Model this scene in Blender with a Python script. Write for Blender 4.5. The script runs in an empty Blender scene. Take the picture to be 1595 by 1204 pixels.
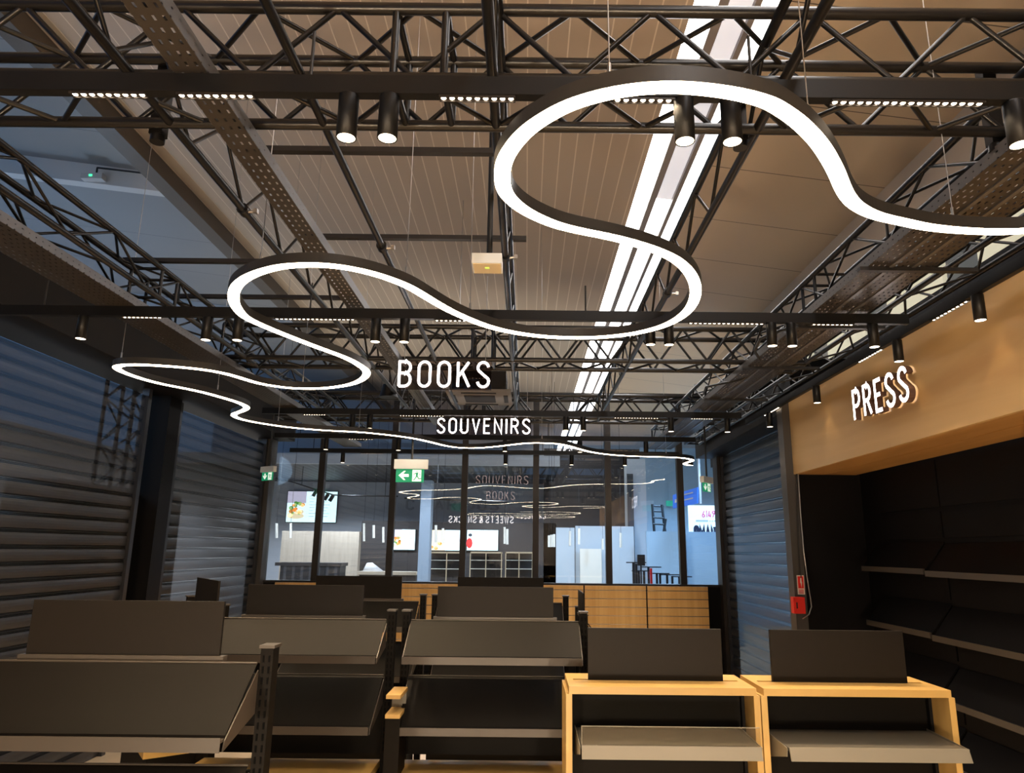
import bpy, math, random
from mathutils import Vector, Matrix
random.seed(7)
C = bpy.context.scene.collection
W, H = 1595, 1204
F, CX, CY, PITCH, ROLL, CZ = 1108., 822., 602., math.radians(12.96), math.radians(.6), 2.1

# ------------------------------------------------------------------ measuring
def ray(px, py):
    u, v = (px - CX) / F, -(py - CY) / F
    c, s = math.cos(ROLL), math.sin(ROLL)
    a, b = u * c - v * s, u * s + v * c
    return (a, math.cos(PITCH) - b * math.sin(PITCH), math.sin(PITCH) + b * math.cos(PITCH))
def at_x(px, py, X):
    r = ray(px, py); t = X / r[0]; return Vector((X, t * r[1], CZ + t * r[2]))
def at_y(px, py, Y):
    r = ray(px, py); t = Y / r[1]; return Vector((t * r[0], Y, CZ + t * r[2]))
def at_z(px, py, Z):
    r = ray(px, py); t = (Z - CZ) / r[2]; return Vector((t * r[0], t * r[1], Z))

# ------------------------------------------------------------------ materials
def base(name):
    m = bpy.data.materials.new(name); m.use_nodes = True
    n = m.node_tree.nodes; l = m.node_tree.links
    return m, n, l, n['Principled BSDF']
def mat(name, col, rough=.5, metal=0., var=.0, scale=8., spec=.5, bump=0., stretch=None):
    m, n, l, b = base(name)
    b.inputs['Base Color'].default_value = (*col, 1); b.inputs['Roughness'].default_value = rough
    b.inputs['Metallic'].default_value = metal; b.inputs['Specular IOR Level'].default_value = spec
    if var or bump:
        tc = n.new('ShaderNodeTexCoord'); ns = n.new('ShaderNodeTexNoise'); ns.inputs['Scale'].default_value = scale
        ns.inputs['Detail'].default_value = 4
        src = tc.outputs['Object']
        if stretch:
            mp = n.new('ShaderNodeMapping'); mp.inputs['Scale'].default_value = stretch
            l.new(src, mp.inputs[0]); src = mp.outputs[0]
        l.new(src, ns.inputs['Vector'])
        if var:
            r = n.new('ShaderNodeValToRGB')
            r.color_ramp.elements[0].position = .3; r.color_ramp.elements[1].position = .7
            r.color_ramp.elements[0].color = (*[max(0, c * (1 - var)) for c in col], 1)
            r.color_ramp.elements[1].color = (*[min(1, c * (1 + var)) for c in col], 1)
            l.new(ns.outputs['Fac'], r.inputs[0]); l.new(r.outputs[0], b.inputs['Base Color'])
        if bump:
            bp = n.new('ShaderNodeBump'); bp.inputs['Strength'].default_value = bump; bp.inputs['Distance'].default_value = .01
            l.new(ns.outputs['Fac'], bp.inputs['Height']); l.new(bp.outputs[0], b.inputs['Normal'])
    return m
def emit(name, col, s):
    m, n, l, b = base(name)
    b.inputs['Base Color'].default_value = (*col, 1); b.inputs['Emission Color'].default_value = (*col, 1)
    b.inputs['Emission Strength'].default_value = s
    return m
def wood(name, c0, c1, grain=(1, .12, 6), rough=.4, scale=5.):
    m, n, l, b = base(name); b.inputs['Roughness'].default_value = rough
    tc = n.new('ShaderNodeTexCoord'); mp = n.new('ShaderNodeMapping'); mp.inputs['Scale'].default_value = grain
    l.new(tc.outputs['Object'], mp.inputs[0])
    a = n.new('ShaderNodeTexNoise'); a.inputs['Scale'].default_value = scale; a.inputs['Detail'].default_value = 6
    a.inputs['Distortion'].default_value = .6
    l.new(mp.outputs[0], a.inputs['Vector'])
    r = n.new('ShaderNodeValToRGB'); r.color_ramp.elements[0].position = .3; r.color_ramp.elements[1].position = .7
    r.color_ramp.elements[0].color = (*c0, 1); r.color_ramp.elements[1].color = (*c1, 1)
    l.new(a.outputs['Fac'], r.inputs[0]); l.new(r.outputs[0], b.inputs['Base Color'])
    return m
def seams(name, col, line, axis, pitch, width, rough=.55):
    """panels with thin joints every `pitch` along an axis of the object"""
    m, n, l, b = base(name); b.inputs['Roughness'].default_value = rough
    tc = n.new('ShaderNodeTexCoord'); sp = n.new('ShaderNodeSeparateXYZ'); l.new(tc.outputs['Object'], sp.inputs[0])
    d = n.new('ShaderNodeMath'); d.operation = 'DIVIDE'; d.inputs[1].default_value = pitch; l.new(sp.outputs[axis], d.inputs[0])
    f = n.new('ShaderNodeMath'); f.operation = 'FRACT'; l.new(d.outputs[0], f.inputs[0])
    k = n.new('ShaderNodeMath'); k.operation = 'LESS_THAN'; k.inputs[1].default_value = width / pitch; l.new(f.outputs[0], k.inputs[0])
    ns = n.new('ShaderNodeTexNoise'); ns.inputs['Scale'].default_value = .6; l.new(tc.outputs['Object'], ns.inputs['Vector'])
    r = n.new('ShaderNodeValToRGB'); r.color_ramp.elements[0].color = (*[c * .93 for c in col], 1); r.color_ramp.elements[1].color = (*[min(1, c * 1.07) for c in col], 1)
    l.new(ns.outputs['Fac'], r.inputs[0])
    mx = n.new('ShaderNodeMix'); mx.data_type = 'RGBA'; l.new(k.outputs[0], mx.inputs[0])
    l.new(r.outputs[0], mx.inputs[6]); mx.inputs[7].default_value = (*line, 1)
    l.new(mx.outputs[2], b.inputs['Base Color'])
    bp = n.new('ShaderNodeBump'); bp.inputs['Distance'].default_value = .004; bp.inputs['Strength'].default_value = .4; bp.invert = True
    l.new(k.outputs[0], bp.inputs['Height']); l.new(bp.outputs[0], b.inputs['Normal'])
    return m
def glassm(name, tint=(1, 1, 1), ior=1.5, extra=0.):
    m, n, l, b = base(name); n.remove(b); out = n['Material Output']
    t = n.new('ShaderNodeBsdfTransparent'); t.inputs[0].default_value = (*tint, 1)
    g = n.new('ShaderNodeBsdfGlossy'); g.inputs['Roughness'].default_value = 0
    fr = n.new('ShaderNodeFresnel'); fr.inputs[0].default_value = ior
    ad = n.new('ShaderNodeMath'); ad.inputs[1].default_value = extra; l.new(fr.outputs[0], ad.inputs[0])
    mx = n.new('ShaderNodeMixShader'); l.new(ad.outputs[0], mx.inputs[0]); l.new(t.outputs[0], mx.inputs[1]); l.new(g.outputs[0], mx.inputs[2])
    l.new(mx.outputs[0], out.inputs[0]); return m
def holes(name, col, along, across, pa, pc, fa=.55, fc=.35, rough=.4, metal=.3):
    """sheet metal punched with rows of slots"""
    m, n, l, b = base(name); out = n['Material Output']
    b.inputs['Base Color'].default_value = (*col, 1); b.inputs['Roughness'].default_value = rough; b.inputs['Metallic'].default_value = metal
    tc = n.new('ShaderNodeTexCoord'); sp = n.new('ShaderNodeSeparateXYZ'); l.new(tc.outputs['Object'], sp.inputs[0])
    res = []
    for ax, p, f in ((along, pa, fa), (across, pc, fc)):
        d = n.new('ShaderNodeMath'); d.operation = 'DIVIDE'; d.inputs[1].default_value = p; l.new(sp.outputs[ax], d.inputs[0])
        q = n.new('ShaderNodeMath'); q.operation = 'FRACT'; l.new(d.outputs[0], q.inputs[0])
        k = n.new('ShaderNodeMath'); k.operation = 'LESS_THAN'; k.inputs[1].default_value = f; l.new(q.outputs[0], k.inputs[0]); res.append(k)
    mu = n.new('ShaderNodeMath'); mu.operation = 'MULTIPLY'; l.new(res[0].outputs[0], mu.inputs[0]); l.new(res[1].outputs[0], mu.inputs[1])
    t = n.new('ShaderNodeBsdfTransparent'); mx = n.new('ShaderNodeMixShader')
    l.new(mu.outputs[0], mx.inputs[0]); l.new(b.outputs[0], mx.inputs[1]); l.new(t.outputs[0], mx.inputs[2]); l.new(mx.outputs[0], out.inputs[0])
    return m
def see(name, col, frac, rough=.35, metal=.6):
    """finely perforated sheet: part of the light passes"""
    m, n, l, b = base(name); out = n['Material Output']
    b.inputs['Base Color'].default_value = (*col, 1); b.inputs['Roughness'].default_value = rough; b.inputs['Metallic'].default_value = metal
    t = n.new('ShaderNodeBsdfTransparent'); mx = n.new('ShaderNodeMixShader'); mx.inputs[0].default_value = frac
    l.new(b.outputs[0], mx.inputs[1]); l.new(t.outputs[0], mx.inputs[2]); l.new(mx.outputs[0], out.inputs[0]); return m

M = dict(
    truss=mat('black_truss_paint', (.0055, .005, .0052), .30, 0, spec=.5),
    beam=mat('black_trough', (.0045, .0046, .0052), .42, spec=.3),
    ring=mat('ring_housing', (.024, .022, .020), .42),
    tray=holes('perforated_tray', (.05, .042, .036), 'Y', 'X', .055, .034, .45, .30),
    tray_side=holes('perforated_tray_side', (.13, .125, .125), 'Y', 'Z', .055, .03, .25, .25, .35, .5),
    strut=mat('dark_strut', (.012, .011, .011), .45),
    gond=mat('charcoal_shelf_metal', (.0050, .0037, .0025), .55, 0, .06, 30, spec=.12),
    board=mat('charcoal_board_lightened', (.0085, .0060, .0039), .5, 0, .05, 30, spec=.2),  # same charcoal as the shelves, lightened to even out light from above
    gond_edge=mat('charcoal_shelf_edge', (.05, .040, .031), .4, 0),
    ledge=mat('grey_ledge', (.20, .18, .14), .4), shelf_top=mat('shelf_top_grey', (.075, .068, .055), .45),
    oak=wood('oak_frame', (.46, .28, .08), (.58, .375, .125), (1, 1, .1)),
    oak_h=wood('oak_top', (.46, .28, .08), (.58, .375, .125), (.15, 1, 1)),
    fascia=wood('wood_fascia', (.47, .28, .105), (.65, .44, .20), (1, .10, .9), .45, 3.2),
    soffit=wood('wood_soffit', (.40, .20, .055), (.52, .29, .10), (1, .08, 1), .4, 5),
    slat=wood('slatwall_wood', (.56, .32, .10), (.68, .43, .16), (3, 1, .12), .4, 4),
    alu=mat('aluminium_insert', (.75, .72, .66), .22, 1),
    pit=mat('slot_black', (.0008, .0008, .0008), .8, spec=.1), wall_black=mat('black_board', (.0045, .0039, .004), .55, 0, .1, 2, spec=.15),
    niche=mat('niche_black', (.0030, .0023, .0024), .6, 0, .12, 3, spec=.12),
    bulk=mat('bulkhead_brown_black', (.0085, .0063, .0047), .6, 0, .1, 3, spec=.2),
    post=mat('grey_post', (.05, .046, .043), .45),
    shutter=see('shutter_slats', (.042, .041, .043), .12, .42, .3),
    rail=mat('shutter_rail', (.05, .05, .055), .35, .6),
    dark=mat('dark_frame', (.016, .012, .010), .4),
    glass=glassm('clear_glass', (.90, .94, .97), 1.5, .035),
    acrylic=glassm('acrylic', (.86, .85, .80), 1.4, .02),
    tint=glassm('sign_panel', (.62, .55, .52), 1.3),
    led=emit('led_diffuser', (1, .80, .57), 21.),
    lens=emit('spot_lens', (1, .82, .58), 6.),
    dot=emit('led_dot', (1, .80, .58), 15.),
    sign=emit('sign_face', (1, .90, .87), 6.),
    sign_side=mat('sign_side', (.10, .05, .035), .5),
    white=mat('white_plastic', (.80, .84, .86), .45),
    green=emit('exit_green', (.01, .28, .13), .55),
    exitw=emit('exit_white', (.85, .93, .80), .75),
    wire=mat('steel_wire', (.55, .53, .5), .3, 1),
    cable=mat('black_cable', (.01, .01, .01), .5),
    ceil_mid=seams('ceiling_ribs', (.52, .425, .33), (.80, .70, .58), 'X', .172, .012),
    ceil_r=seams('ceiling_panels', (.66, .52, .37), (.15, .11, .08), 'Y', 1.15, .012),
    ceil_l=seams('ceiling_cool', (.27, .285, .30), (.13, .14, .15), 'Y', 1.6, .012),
    rafter=mat('rafter_grey', (.60, .62, .64), .5), purlin=mat('purlin', (.10, .085, .07), .5),
    sky=emit('skylight_glazing', (1, .97, .96), 8.),
    sky_dim=emit('skylight_dim', (.80, .80, .86), .55),
    sky_bar=mat('skylight_bar', (.30, .27, .26), .5),
    floor=mat('floor_tile', (.70, .56, .40), .25, 0, .08, 3),
    red=mat('red_plastic', (.75, .02, .012), .35),
    redw=mat('sign_white', (.85, .75, .68), .5),
    cream=emit('cream_panel', (.75, .70, .50), .45),
    fc_wall=mat('food_wall', (.42, .45, .50), .6, 0, .03, 1),
    fc_bluelit=mat('bluelit_wall', (.30, .44, .58), .6, 0, .04, 1),  # blue daylight put into the colour of a white wall
    fc_white=mat('hoarding_white', (.46, .54, .62), .55, 0, .03, 1),
    fc_dark=mat('food_dark', (.035, .03, .03), .6),
    fc_wood=mat('food_wood', (.42, .36, .29), .5, 0, .1, 3, stretch=(6, 1, .4)),
    fc_grille=seams('grille_ceiling', (.012, .012, .015), (.055, .055, .065), 'X', .22, .07),
    column=mat('pale_column', (.24, .31, .40), .5),
    screen=emit('screen_light', (.74, .96, .97), 1.15),
    screen_photo=emit('screen_photo', (.55, .50, .62), .8),
    bezel=mat('bezel', (.01, .01, .01), .4),
    food1=emit('food_orange', (.75, .30, .06), .8), food2=emit('food_green', (.10, .28, .06), .7), food3=emit('food_cream', (.85, .70, .45), .9),
    food_red=emit('food_red', (.7, .03, .03), .8), ink=mat('ink', (.05, .06, .09), .5), inkgrey=emit('ink_grey', (.32, .42, .45), .6),
    pendant=mat('white_pendant', (.75, .74, .68), .4),
    letter_grey=mat('grey_letter', (.27, .29, .32), .5),
    counter=mat('counter_top', (.55, .48, .38), .4), cloth=mat('white_cloth', (.7, .7, .72), .7),
    oakpale=mat('pale_wood_frame', (.55, .45, .30), .5),
    bluesign=emit('blue_sign', (.03, .13, .60), .55), signgrey=mat('sign_grey', (.5, .52, .55), .4),
    greensign=emit('green_sign', (.02, .32, .22), .6),
    poster=emit('poster_light', (.66, .88, 1.), 1.05), magenta=emit('magenta_ink', (.55, .03, .20), .6),
    navy=mat('navy_ink', (.01, .02, .06), .5), belt=mat('barrier_post', (.012, .014, .02), .4), steel=mat('ladder_steel', (.06, .07, .08), .4, .5),
)

# ------------------------------------------------------------------ mesh building
class MB:
    def __init__(s): s.v, s.f, s.sm, s.mi = [], [], [], []
    def add(s, vs, fs, smooth=False, mi=0):
        o = len(s.v); s.v += [Vector(x) for x in vs]
        for f in fs: s.f.append([i + o for i in f]); s.sm.append(smooth); s.mi.append(mi)
        return s
    def box(s, a, b, mi=0):
        x0, y0, z0 = a; x1, y1, z1 = b
        return s.add([(x0, y0, z0), (x1, y0, z0), (x1, y1, z0), (x0, y1, z0), (x0, y0, z1), (x1, y0, z1), (x1, y1, z1), (x0, y1, z1)],
                     [(0, 3, 2, 1), (4, 5, 6, 7), (0, 1, 5, 4), (1, 2, 6, 5), (2, 3, 7, 6), (3, 0, 4, 7)], mi=mi)
    def hexa(s, p, mi=0):
        return s.add(p, [(0, 3, 2, 1), (4, 5, 6, 7), (0, 1, 5, 4), (1, 2, 6, 5), (2, 3, 7, 6), (3, 0, 4, 7)], mi=mi)
    def quad(s, p, thick, nrm, mi=0):
        n = Vector(nrm) * thick; q = [Vector(x) for x in p]
        return s.hexa(q + [x + n for x in q], mi)
    def cyl(s, a, b, r, n=10, r2=None, caps=True, mi=0):
        a, b = Vector(a), Vector(b); r2 = r if r2 is None else r2
        d = (b - a).normalized(); u = d.orthogonal().normalized(); w = d.cross(u)
        vs = []
        for k in range(n):
            t = 2 * math.pi * k / n; e = u * math.cos(t) + w * math.sin(t)
            vs += [a + e * r, b + e * r2]
        s.add(vs, [(2 * k, 2 * ((k + 1) % n), 2 * ((k + 1) % n) + 1, 2 * k + 1) for k in range(n)], True, mi)
        if caps:
            s.add([vs[2 * k] for k in range(n)], [tuple(range(n))[::-1]], False, mi)
            s.add([vs[2 * k + 1] for k in range(n)], [tuple(range(n))], False, mi)
        return s
    def prism(s, pts, ax):
        """polygon pts (3-D) pushed along vector ax"""
        n = len(pts); ax = Vector(ax); p = [Vector(x) for x in pts]
        return s.add(p + [x + ax for x in p], [tuple(range(n))[::-1], tuple(range(n, 2 * n))] + [(k, (k + 1) % n, (k + 1) % n + n, k + n) for k in range(n)])
    def build(s, name, m, parent=None, loc=None):
        L = origin.get(parent.name, Vector()) if parent else (Vector(loc) if loc is not None else s.mid())
        me = bpy.data.meshes.new(name)
        me.from_pydata([tuple(x - L) for x in s.v], [], s.f)
        for mm in (m if isinstance(m, (list, tuple)) else [m]): me.materials.append(mm)
        me.polygons.foreach_set('use_smooth', s.sm); me.polygons.foreach_set('material_index', s.mi)
        me.update()
        o = bpy.data.objects.new(name, me); C.objects.link(o)
        if parent: o.parent = parent
        else: o.location = L
        origin[o.name] = L
        return o
    def mid(s):
        xs = [v.x for v in s.v]; ys = [v.y for v in s.v]; zs = [v.z for v in s.v]
        return Vector(((min(xs) + max(xs)) / 2, (min(ys) + max(ys)) / 2, min(zs)))
origin = {}
def tag(o, label=None, cat=None, group=None, kind=None):
    for k, v in (('label', label), ('category', cat), ('group', group), ('kind', kind)):
        if v: o[k] = v
    return o
def thing(name, label, cat, loc=(0, 0, 0), group=None):
    o = bpy.data.objects.new(name, None); C.objects.link(o); o.location = loc; o.empty_display_size = .1
    origin[o.name] = Vector(loc); return tag(o, label, cat, group)
def dup(o, parent=None, loc=None, rz=None):
    c = o.copy(); C.objects.link(c); c.parent = parent
    if loc is not None: c.location = loc
    if rz is not None: c.rotation_euler = (0, 0, rz)
    for ch in list(o.children): dup(ch, c)
    return c
def struct(mb, name, m, parent=None):
    o = mb.build(name, m, parent)
    if not parent: o['kind'] = 'structure'
    return o
def B(a, b): return MB().box(a, b)
ORD = ['first', 'second', 'third', 'fourth', 'fifth', 'sixth', 'seventh', 'eighth', 'ninth', 'tenth', 'eleventh', 'twelfth']

# ------------------------------------------------------------------ the shell
YG = 12.0                                    # glazed partition
XL, XR = -4.37, 3.25
def roof(x): return CZ + 4.2 - .13 * x
struct(B((-9.5, -7, -.1), (9.5, 27, 0)), 'floor', M['floor'])
def roof_strip(name, x0, x1, y0, y1, m, t=.08, dz=0.):
    z0, z1 = roof(x0) + dz, roof(x1) + dz
    b = MB().hexa([(x0, y0, z0), (x1, y0, z1), (x1, y1, z1), (x0, y1, z0), (x0, y0, z0 + t), (x1, y0, z1 + t), (x1, y1, z1 + t), (x0, y1, z0 + t)])
    return b
XV, X1, X2 = -4.74, 1.225, 1.87
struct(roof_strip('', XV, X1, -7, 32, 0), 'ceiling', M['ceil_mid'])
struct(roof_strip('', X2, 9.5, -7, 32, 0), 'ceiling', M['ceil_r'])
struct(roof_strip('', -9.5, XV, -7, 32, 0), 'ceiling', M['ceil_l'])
w = X2 - X1
sk = thing('skylight', 'long white skylight strip running down the sloping roof', 'skylight', (X1, 10, roof(X1)))
for a, b_, m in ((0, .265, 'sky'), (.373, .663, 'sky_mid'), (.735, 1, 'sky')):
    for (ya, yb, mm) in (((-7, 30, m),) if m == 'sky' else ((-7, 2.9, 'sky'), (2.9, 6.3, 'sky_dim'), (6.3, 7.6, 'sky_dim'), (7.6, 30, 'sky'))):
        roof_strip('', X1 + a * w, X1 + b_ * w, ya, yb, 0, .02, .015).build('glazing', M[mm], sk)
for a, b_ in ((.265, .373), (.663, .735)):
    roof_strip('', X1 + a * w, X1 + b_ * w, -7, 30, 0, .07, -.03).build('glazing_bar', M['sky_bar'], sk)
# purlin at the fold of the roof and rafters beyond it
tag(MB().box((XV - .16, -7, roof(XV) - .24), (XV + .06, 32, roof(XV) - .02)).build('purlin', M['purlin']), 'brown purlin along the fold of the roof on the left', 'roof beam')
for k, (y, lab) in enumerate(((8.6, 'pale grey rafter crossing the blue lit roof at upper left'), (14.5, 'farther pale rafter under the blue lit roof at left'))):
    x0, x1 = -9.5, XV - .16
    tag(MB().hexa([(x0, y, roof(x0) - .3), (x1, y, roof(x1) - .26), (x1, y + .16, roof(x1) - .26), (x0, y + .16, roof(x0) - .3),
                   (x0, y, roof(x0)), (x1, y, roof(x1)), (x1, y + .16, roof(x1)), (x0, y + .16, roof(x0))]).build('rafter', M['rafter']), lab, 'rafter', 'rafters of the left roof bay')
p = at_y(146, 274, 8.52)
el = thing('emergency_lamp', 'small emergency lamp with green light under the rafter at left', 'lamp', p)
MB().box((p.x - .14, p.y - .05, p.z - .06), (p.x + .14, p.y + .05, p.z + .02)).build('housing', M['signgrey'], el)
MB().box((p.x - .03, p.y - .056, p.z - .03), (p.x + .01, p.y - .05, p.z - .005)).build('indicator', emit('green_led', (.05, .9, .3), 2), el)
MB().cyl((p.x + .03, p.y, p.z + .02), (p.x + .03, p.y, p.z + .12), .012).cyl((p.x + .03, p.y, p.z + .12), (p.x + .8, p.y, p.z + .03), .012).build('conduit', M['cable'], el)

# ---- left side: bulkhead, shutters, outer concourse
struct(B((-3.98 - .05, -7, 3.87), (-3.98, 12.1, 4.52)), 'trim_1', M['bulk'])
struct(B((-4.6, -7, 3.87), (-4.03, 12.1, 3.93)), 'trim_2', M['wall_black'])
def shutter(label, x, y0, y1, ztop, face):
    """roller shutter in the plane x, slats facing `face`"""
    t = thing('roller_shutter', label, 'shutter', (x, (y0 + y1) / 2, 0), 'grey roller shutters of the side walls')
    pitch = .14; prof = []
    n = int(ztop / pitch)
    for k in range(n):
        z = k * pitch
        for q, d in ((0, .002), (.006, .012), (.030, .017), (.055, .019), (.080, .017), (.104, .011), (.108, -.006), (.114, .016), (.119, -.004), (.125, .016), (.131, .0), (.136, -.008)):
            prof.append((z + q, d * face))
    prof.append((n * pitch, 0))
    mb = MB(); vs = []
    for z, d in prof: vs += [(x + d, y0, z), (x + d, y1, z)]
    fs = [(2 * k, 2 * k + 1, 2 * k + 3, 2 * k + 2) for k in range(len(prof) - 1)]
    mb.add(vs, fs, False)
    mb.build('slat_curtain', M['shutter'], t)
    for y in (y0, y1):
        MB().box((x - .03, y - .035, 0), (x + .05 * face if face > 0 else x + .03, y + .035, ztop)).build('guide_rail', M['rail'], t) if face > 0 else \
            MB().box((x - .05, y - .035, 0), (x + .03, y + .035, ztop)).build('guide_rail', M['rail'], t)
    return t
shutter('large grey roller shutter on the left wall nearest the camera', XL, -3.0, 7.98, 3.86, 1)
shutter('narrower roller shutter on the left wall next to the glazed partition', XL, 8.74, 11.75, 3.86, 1)
struct(B((XL - .25, 8.38, 0), (XL + .08, 8.66, 4.4)), 'wall_left', M['wall_black'])
struct(B((XL - .12, 11.79, 0), (XL + .12, 12.06, 4.4)), 'trim_3', M['post'])
# slim lattice tower standing outside the gap between the two shutters
def zig(mb_list, a0, a1, b0, b1, n, r, start=0):
    """n diagonals between line a (a0-a1) and line b (b0-b1)"""
    a0, a1, b0, b1 = map(Vector, (a0, a1, b0, b1))
    for k in range(n):
        t0, t1 = k / n, (k + 1) / n
        p, q = (a0.lerp(a1, t0), b0.lerp(b1, t1)) if (k + start) % 2 == 0 else (b0.lerp(b1, t0), a0.lerp(a1, t1))
        mb_list.append(MB().cyl(p, q, r, 7))
cam0 = Vector((0, 0, CZ))
def put_braces(lst, root, name='brace'):
    lst.sort(key=lambda m: (m.mid() - cam0).length)
    for m in lst[:98]: m.build(name, M['truss'], root)
    if len(lst) > 98:
        mb = MB()
        for m in lst[98:]:
            o = len(mb.v); mb.v += m.v; mb.f += [[i + o for i in f] for f in m.f]; mb.sm += m.sm; mb.mi += m.mi
        tag(mb.build(name, M['truss'], root), kind='stuff')
def box_truss(label, p0, p1, side, up, n, rc=.0235, rb=.0115, name='lattice_truss', group=None, joints=()):
    """square lattice truss from p0 to p1; side and up are its two section vectors"""
    p0, p1, side, up = map(Vector, (p0, p1, side, up))
    t = thing(name, label, 'truss', (p0 + p1) / 2, group)
    c = [Vector(), side, side + up, up]
    for d in c: MB().cyl(p0 + d, p1 + d, rc, 12).build('chord', M['truss'], t)
    L = []
    for k in range(4):
        a, b = c[k], c[(k + 1) % 4]
        zig(L, p0 + a, p1 + a, p0 + b, p1 + b, n, rb, k // 2)
    for f in (0., 1.) + tuple(joints):
        q = p0.lerp(p1, f)
        fr = MB()
        for k in range(4): fr.cyl(q + c[k], q + c[(k + 1) % 4], rb * 1.35, 8)
        fr.build('end_frame', M['truss'], t)
    put_braces(L, t)
    return t
tw = box_truss('dark lattice tower standing upright between the two left shutters', (-5.0, 8.25, 2.75), (-5.0, 8.25, 4.6), (.34, 0, 0), (0, .34, 0), 7)
struct(B((-5.1, 7.0, 0), (-4.6, 9.6, 2.74)), 'wall_left', mat('parapet', (.10, .08, .055), .6, 0, .15, 3))
struct(B((-9.55, -7, 0), (-9.45, 27, 4.3)), 'wall_left', M['fc_wall'])

# ---- right side: bulkhead, shutter, post, niche with wooden fascia
struct(B((2.88, 7.75, 3.65), (2.93, 12.1, 4.3)), 'trim_4', M['bulk'])
struct(B((2.93, 7.75, 3.65), (3.5, 12.1, 3.70)), 'trim_5', M['wall_black'])
shutter('grey roller shutter on the right wall beyond the wooden fascia', XR, 7.85, 11.75, 3.64, -1)
struct(B((XR - .1, 11.79, 0), (XR + .12, 12.06, 4.3)), 'trim_6', M['dark'])
struct(B((2.76, 7.58, 0), (2.88, 7.74, 3.72)), 'trim_7', M['post'])
struct(B((2.88, 7.6, 0), (3.6, 7.74, 4.2)), 'wall_right', M['niche'])
struct(B((3.55, -4, 0), (3.62, 7.6, 4.0)), 'wall_right', M['niche'])
fa = thing('wood_fascia', 'warm wooden fascia box over the black shelving niche on the right', 'fascia', (3.1, 3, 2.914))
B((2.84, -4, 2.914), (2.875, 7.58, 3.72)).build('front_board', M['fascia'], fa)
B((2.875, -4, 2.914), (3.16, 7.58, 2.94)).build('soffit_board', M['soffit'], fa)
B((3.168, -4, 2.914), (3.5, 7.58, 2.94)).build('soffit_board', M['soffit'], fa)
struct(B((3.62, -4, 3.72), (3.7, 14, 4.38)), 'wall_right', M['wall_black'])
cw = thing('clerestory_window', 'pale cream clerestory band behind the right trusses', 'window', (3.75, 4, 4.38))
for k in range(9):
    B((3.72, -3 + k * 1.5, 4.40), (3.76, -2.0 + k * 1.5, 4.78)).build('pane', M['cream'], cw)
B((3.70, -4, 4.78), (3.8, 14, 5.85)).build('upper_panel', mat('upper_wall', (.60, .48, .34), .6), cw)
# shelving tiers inside the niche
sh = thing('press_shelving', 'black wall shelving with sloping tiers under the wooden fascia', 'shelving', (3.4, 4, 0))
joints = (7.3, 6.15, 4.85, 3.55, 2.25, .95, -.35)
for i in range(len(joints) - 1):
    ya, yb = joints[i] - .012, joints[i + 1] + .012
    for k, z in enumerate((1.97, 1.46, .98, .50)):
        dz = (0, .0, .0)[0] + (.025 if i % 2 else 0)
        xf, xb = 3.35, 3.54
        z0 = z - dz * .6
        MB().prism([(xf, ya, z0), (xb, ya, z0 + .24), (xb, ya, z0 + .225), (xf + .012, ya, z0 - .014)], (0, yb - ya, 0)).build('sloping_shelf', M['niche'], sh)
        MB().box((xf - .014, yb, z0 - .035), (xf, ya, z0 + .012)).build('lip', M['gond_edge'], sh)
    for z in (1.97, 1.46, .98, .5):
        B((3.535, yb, z + .27), (3.55, ya, z + .49)).build('back_panel', M['niche'], sh)
    B((3.535, yb, 2.5), (3.55, ya, 2.9)).build('back_panel', M['niche'], sh)

# fire call point and its sign on the post
p = at_y(1245, 943, 7.5)
fc = thing('fire_call_point', 'red fire alarm call point box on the grey post', 'fire alarm', p)
MB().box((p.x - .055, p.y, p.z - .08), (p.x + .06, p.y + .079, p.z + .08)).build('body', M['red'], fc)
MB().box((p.x - .045, p.y - .012, p.z - .05), (p.x - .005, p.y, p.z + .05)).build('cover_frame', M['red'], fc)
MB().box((p.x - .034, p.y - .014, p.z - .03), (p.x - .02, p.y - .012, p.z + .03)).build('window', M['dark'], fc)
p = at_y(1247.5, 911, 7.57)
fs = thing('fire_alarm_sign', 'small red and white fire alarm sign above the call point', 'sign', p)
MB().box((p.x - .036, p.y, p.z - .095), (p.x + .036, p.y + .008, p.z + .095)).build('plate', M['redw'], fs)
MB().box((p.x - .029, p.y - .002, p.z - .035), (p.x + .029, p.y, p.z + .086)).build('red_field', M['red'], fs)
MB().prism([(p.x - .004, p.y - .004, p.z + .07), (p.x + .008, p.y - .004, p.z + .07), (p.x + .008, p.y - .004, p.z + .03), (p.x + .013, p.y - .004, p.z + .03), (p.x + .004, p.y - .004, p.z - .03), (p.x - .001, p.y - .004, p.z + .015), (p.x - .008, p.y - .004, p.z + .02)], (0, .002, 0)).build('pictogram', M['redw'], fs)
for k in range(3): MB().box((p.x - .025, p.y - .002, p.z - .055 - k * .015), (p.x + .025, p.y, p.z - .047 - k * .015)).build('text_line', M['red'], fs)
def tube_path(pts, r, n=6):
    mb = MB()
    for a, b in zip(pts, pts[1:]): mb.cyl(a, b, r, n)
    return mb
tag(tube_path([at_y(*q, 7.54) for q in ((1238, 626), (1240, 680), (1243, 735), (1247, 800), (1252, 860), (1257, 898), (1262, 930), (1264, 945), (1260, 957), (1250, 964))], .006).build('loose_cable', M['wire']),
    'thin loose cable hanging down the edge of the wooden fascia', 'cable')
tag(tube_path([at_y(*q, 7.53) for q in ((1235, 630), (1238, 690), (1241, 740), (1244, 850), (1248, 900))], .005).build('loose_cable', M['cable']),
    'black cable running down the grey post beside the fascia', 'cable')

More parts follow.
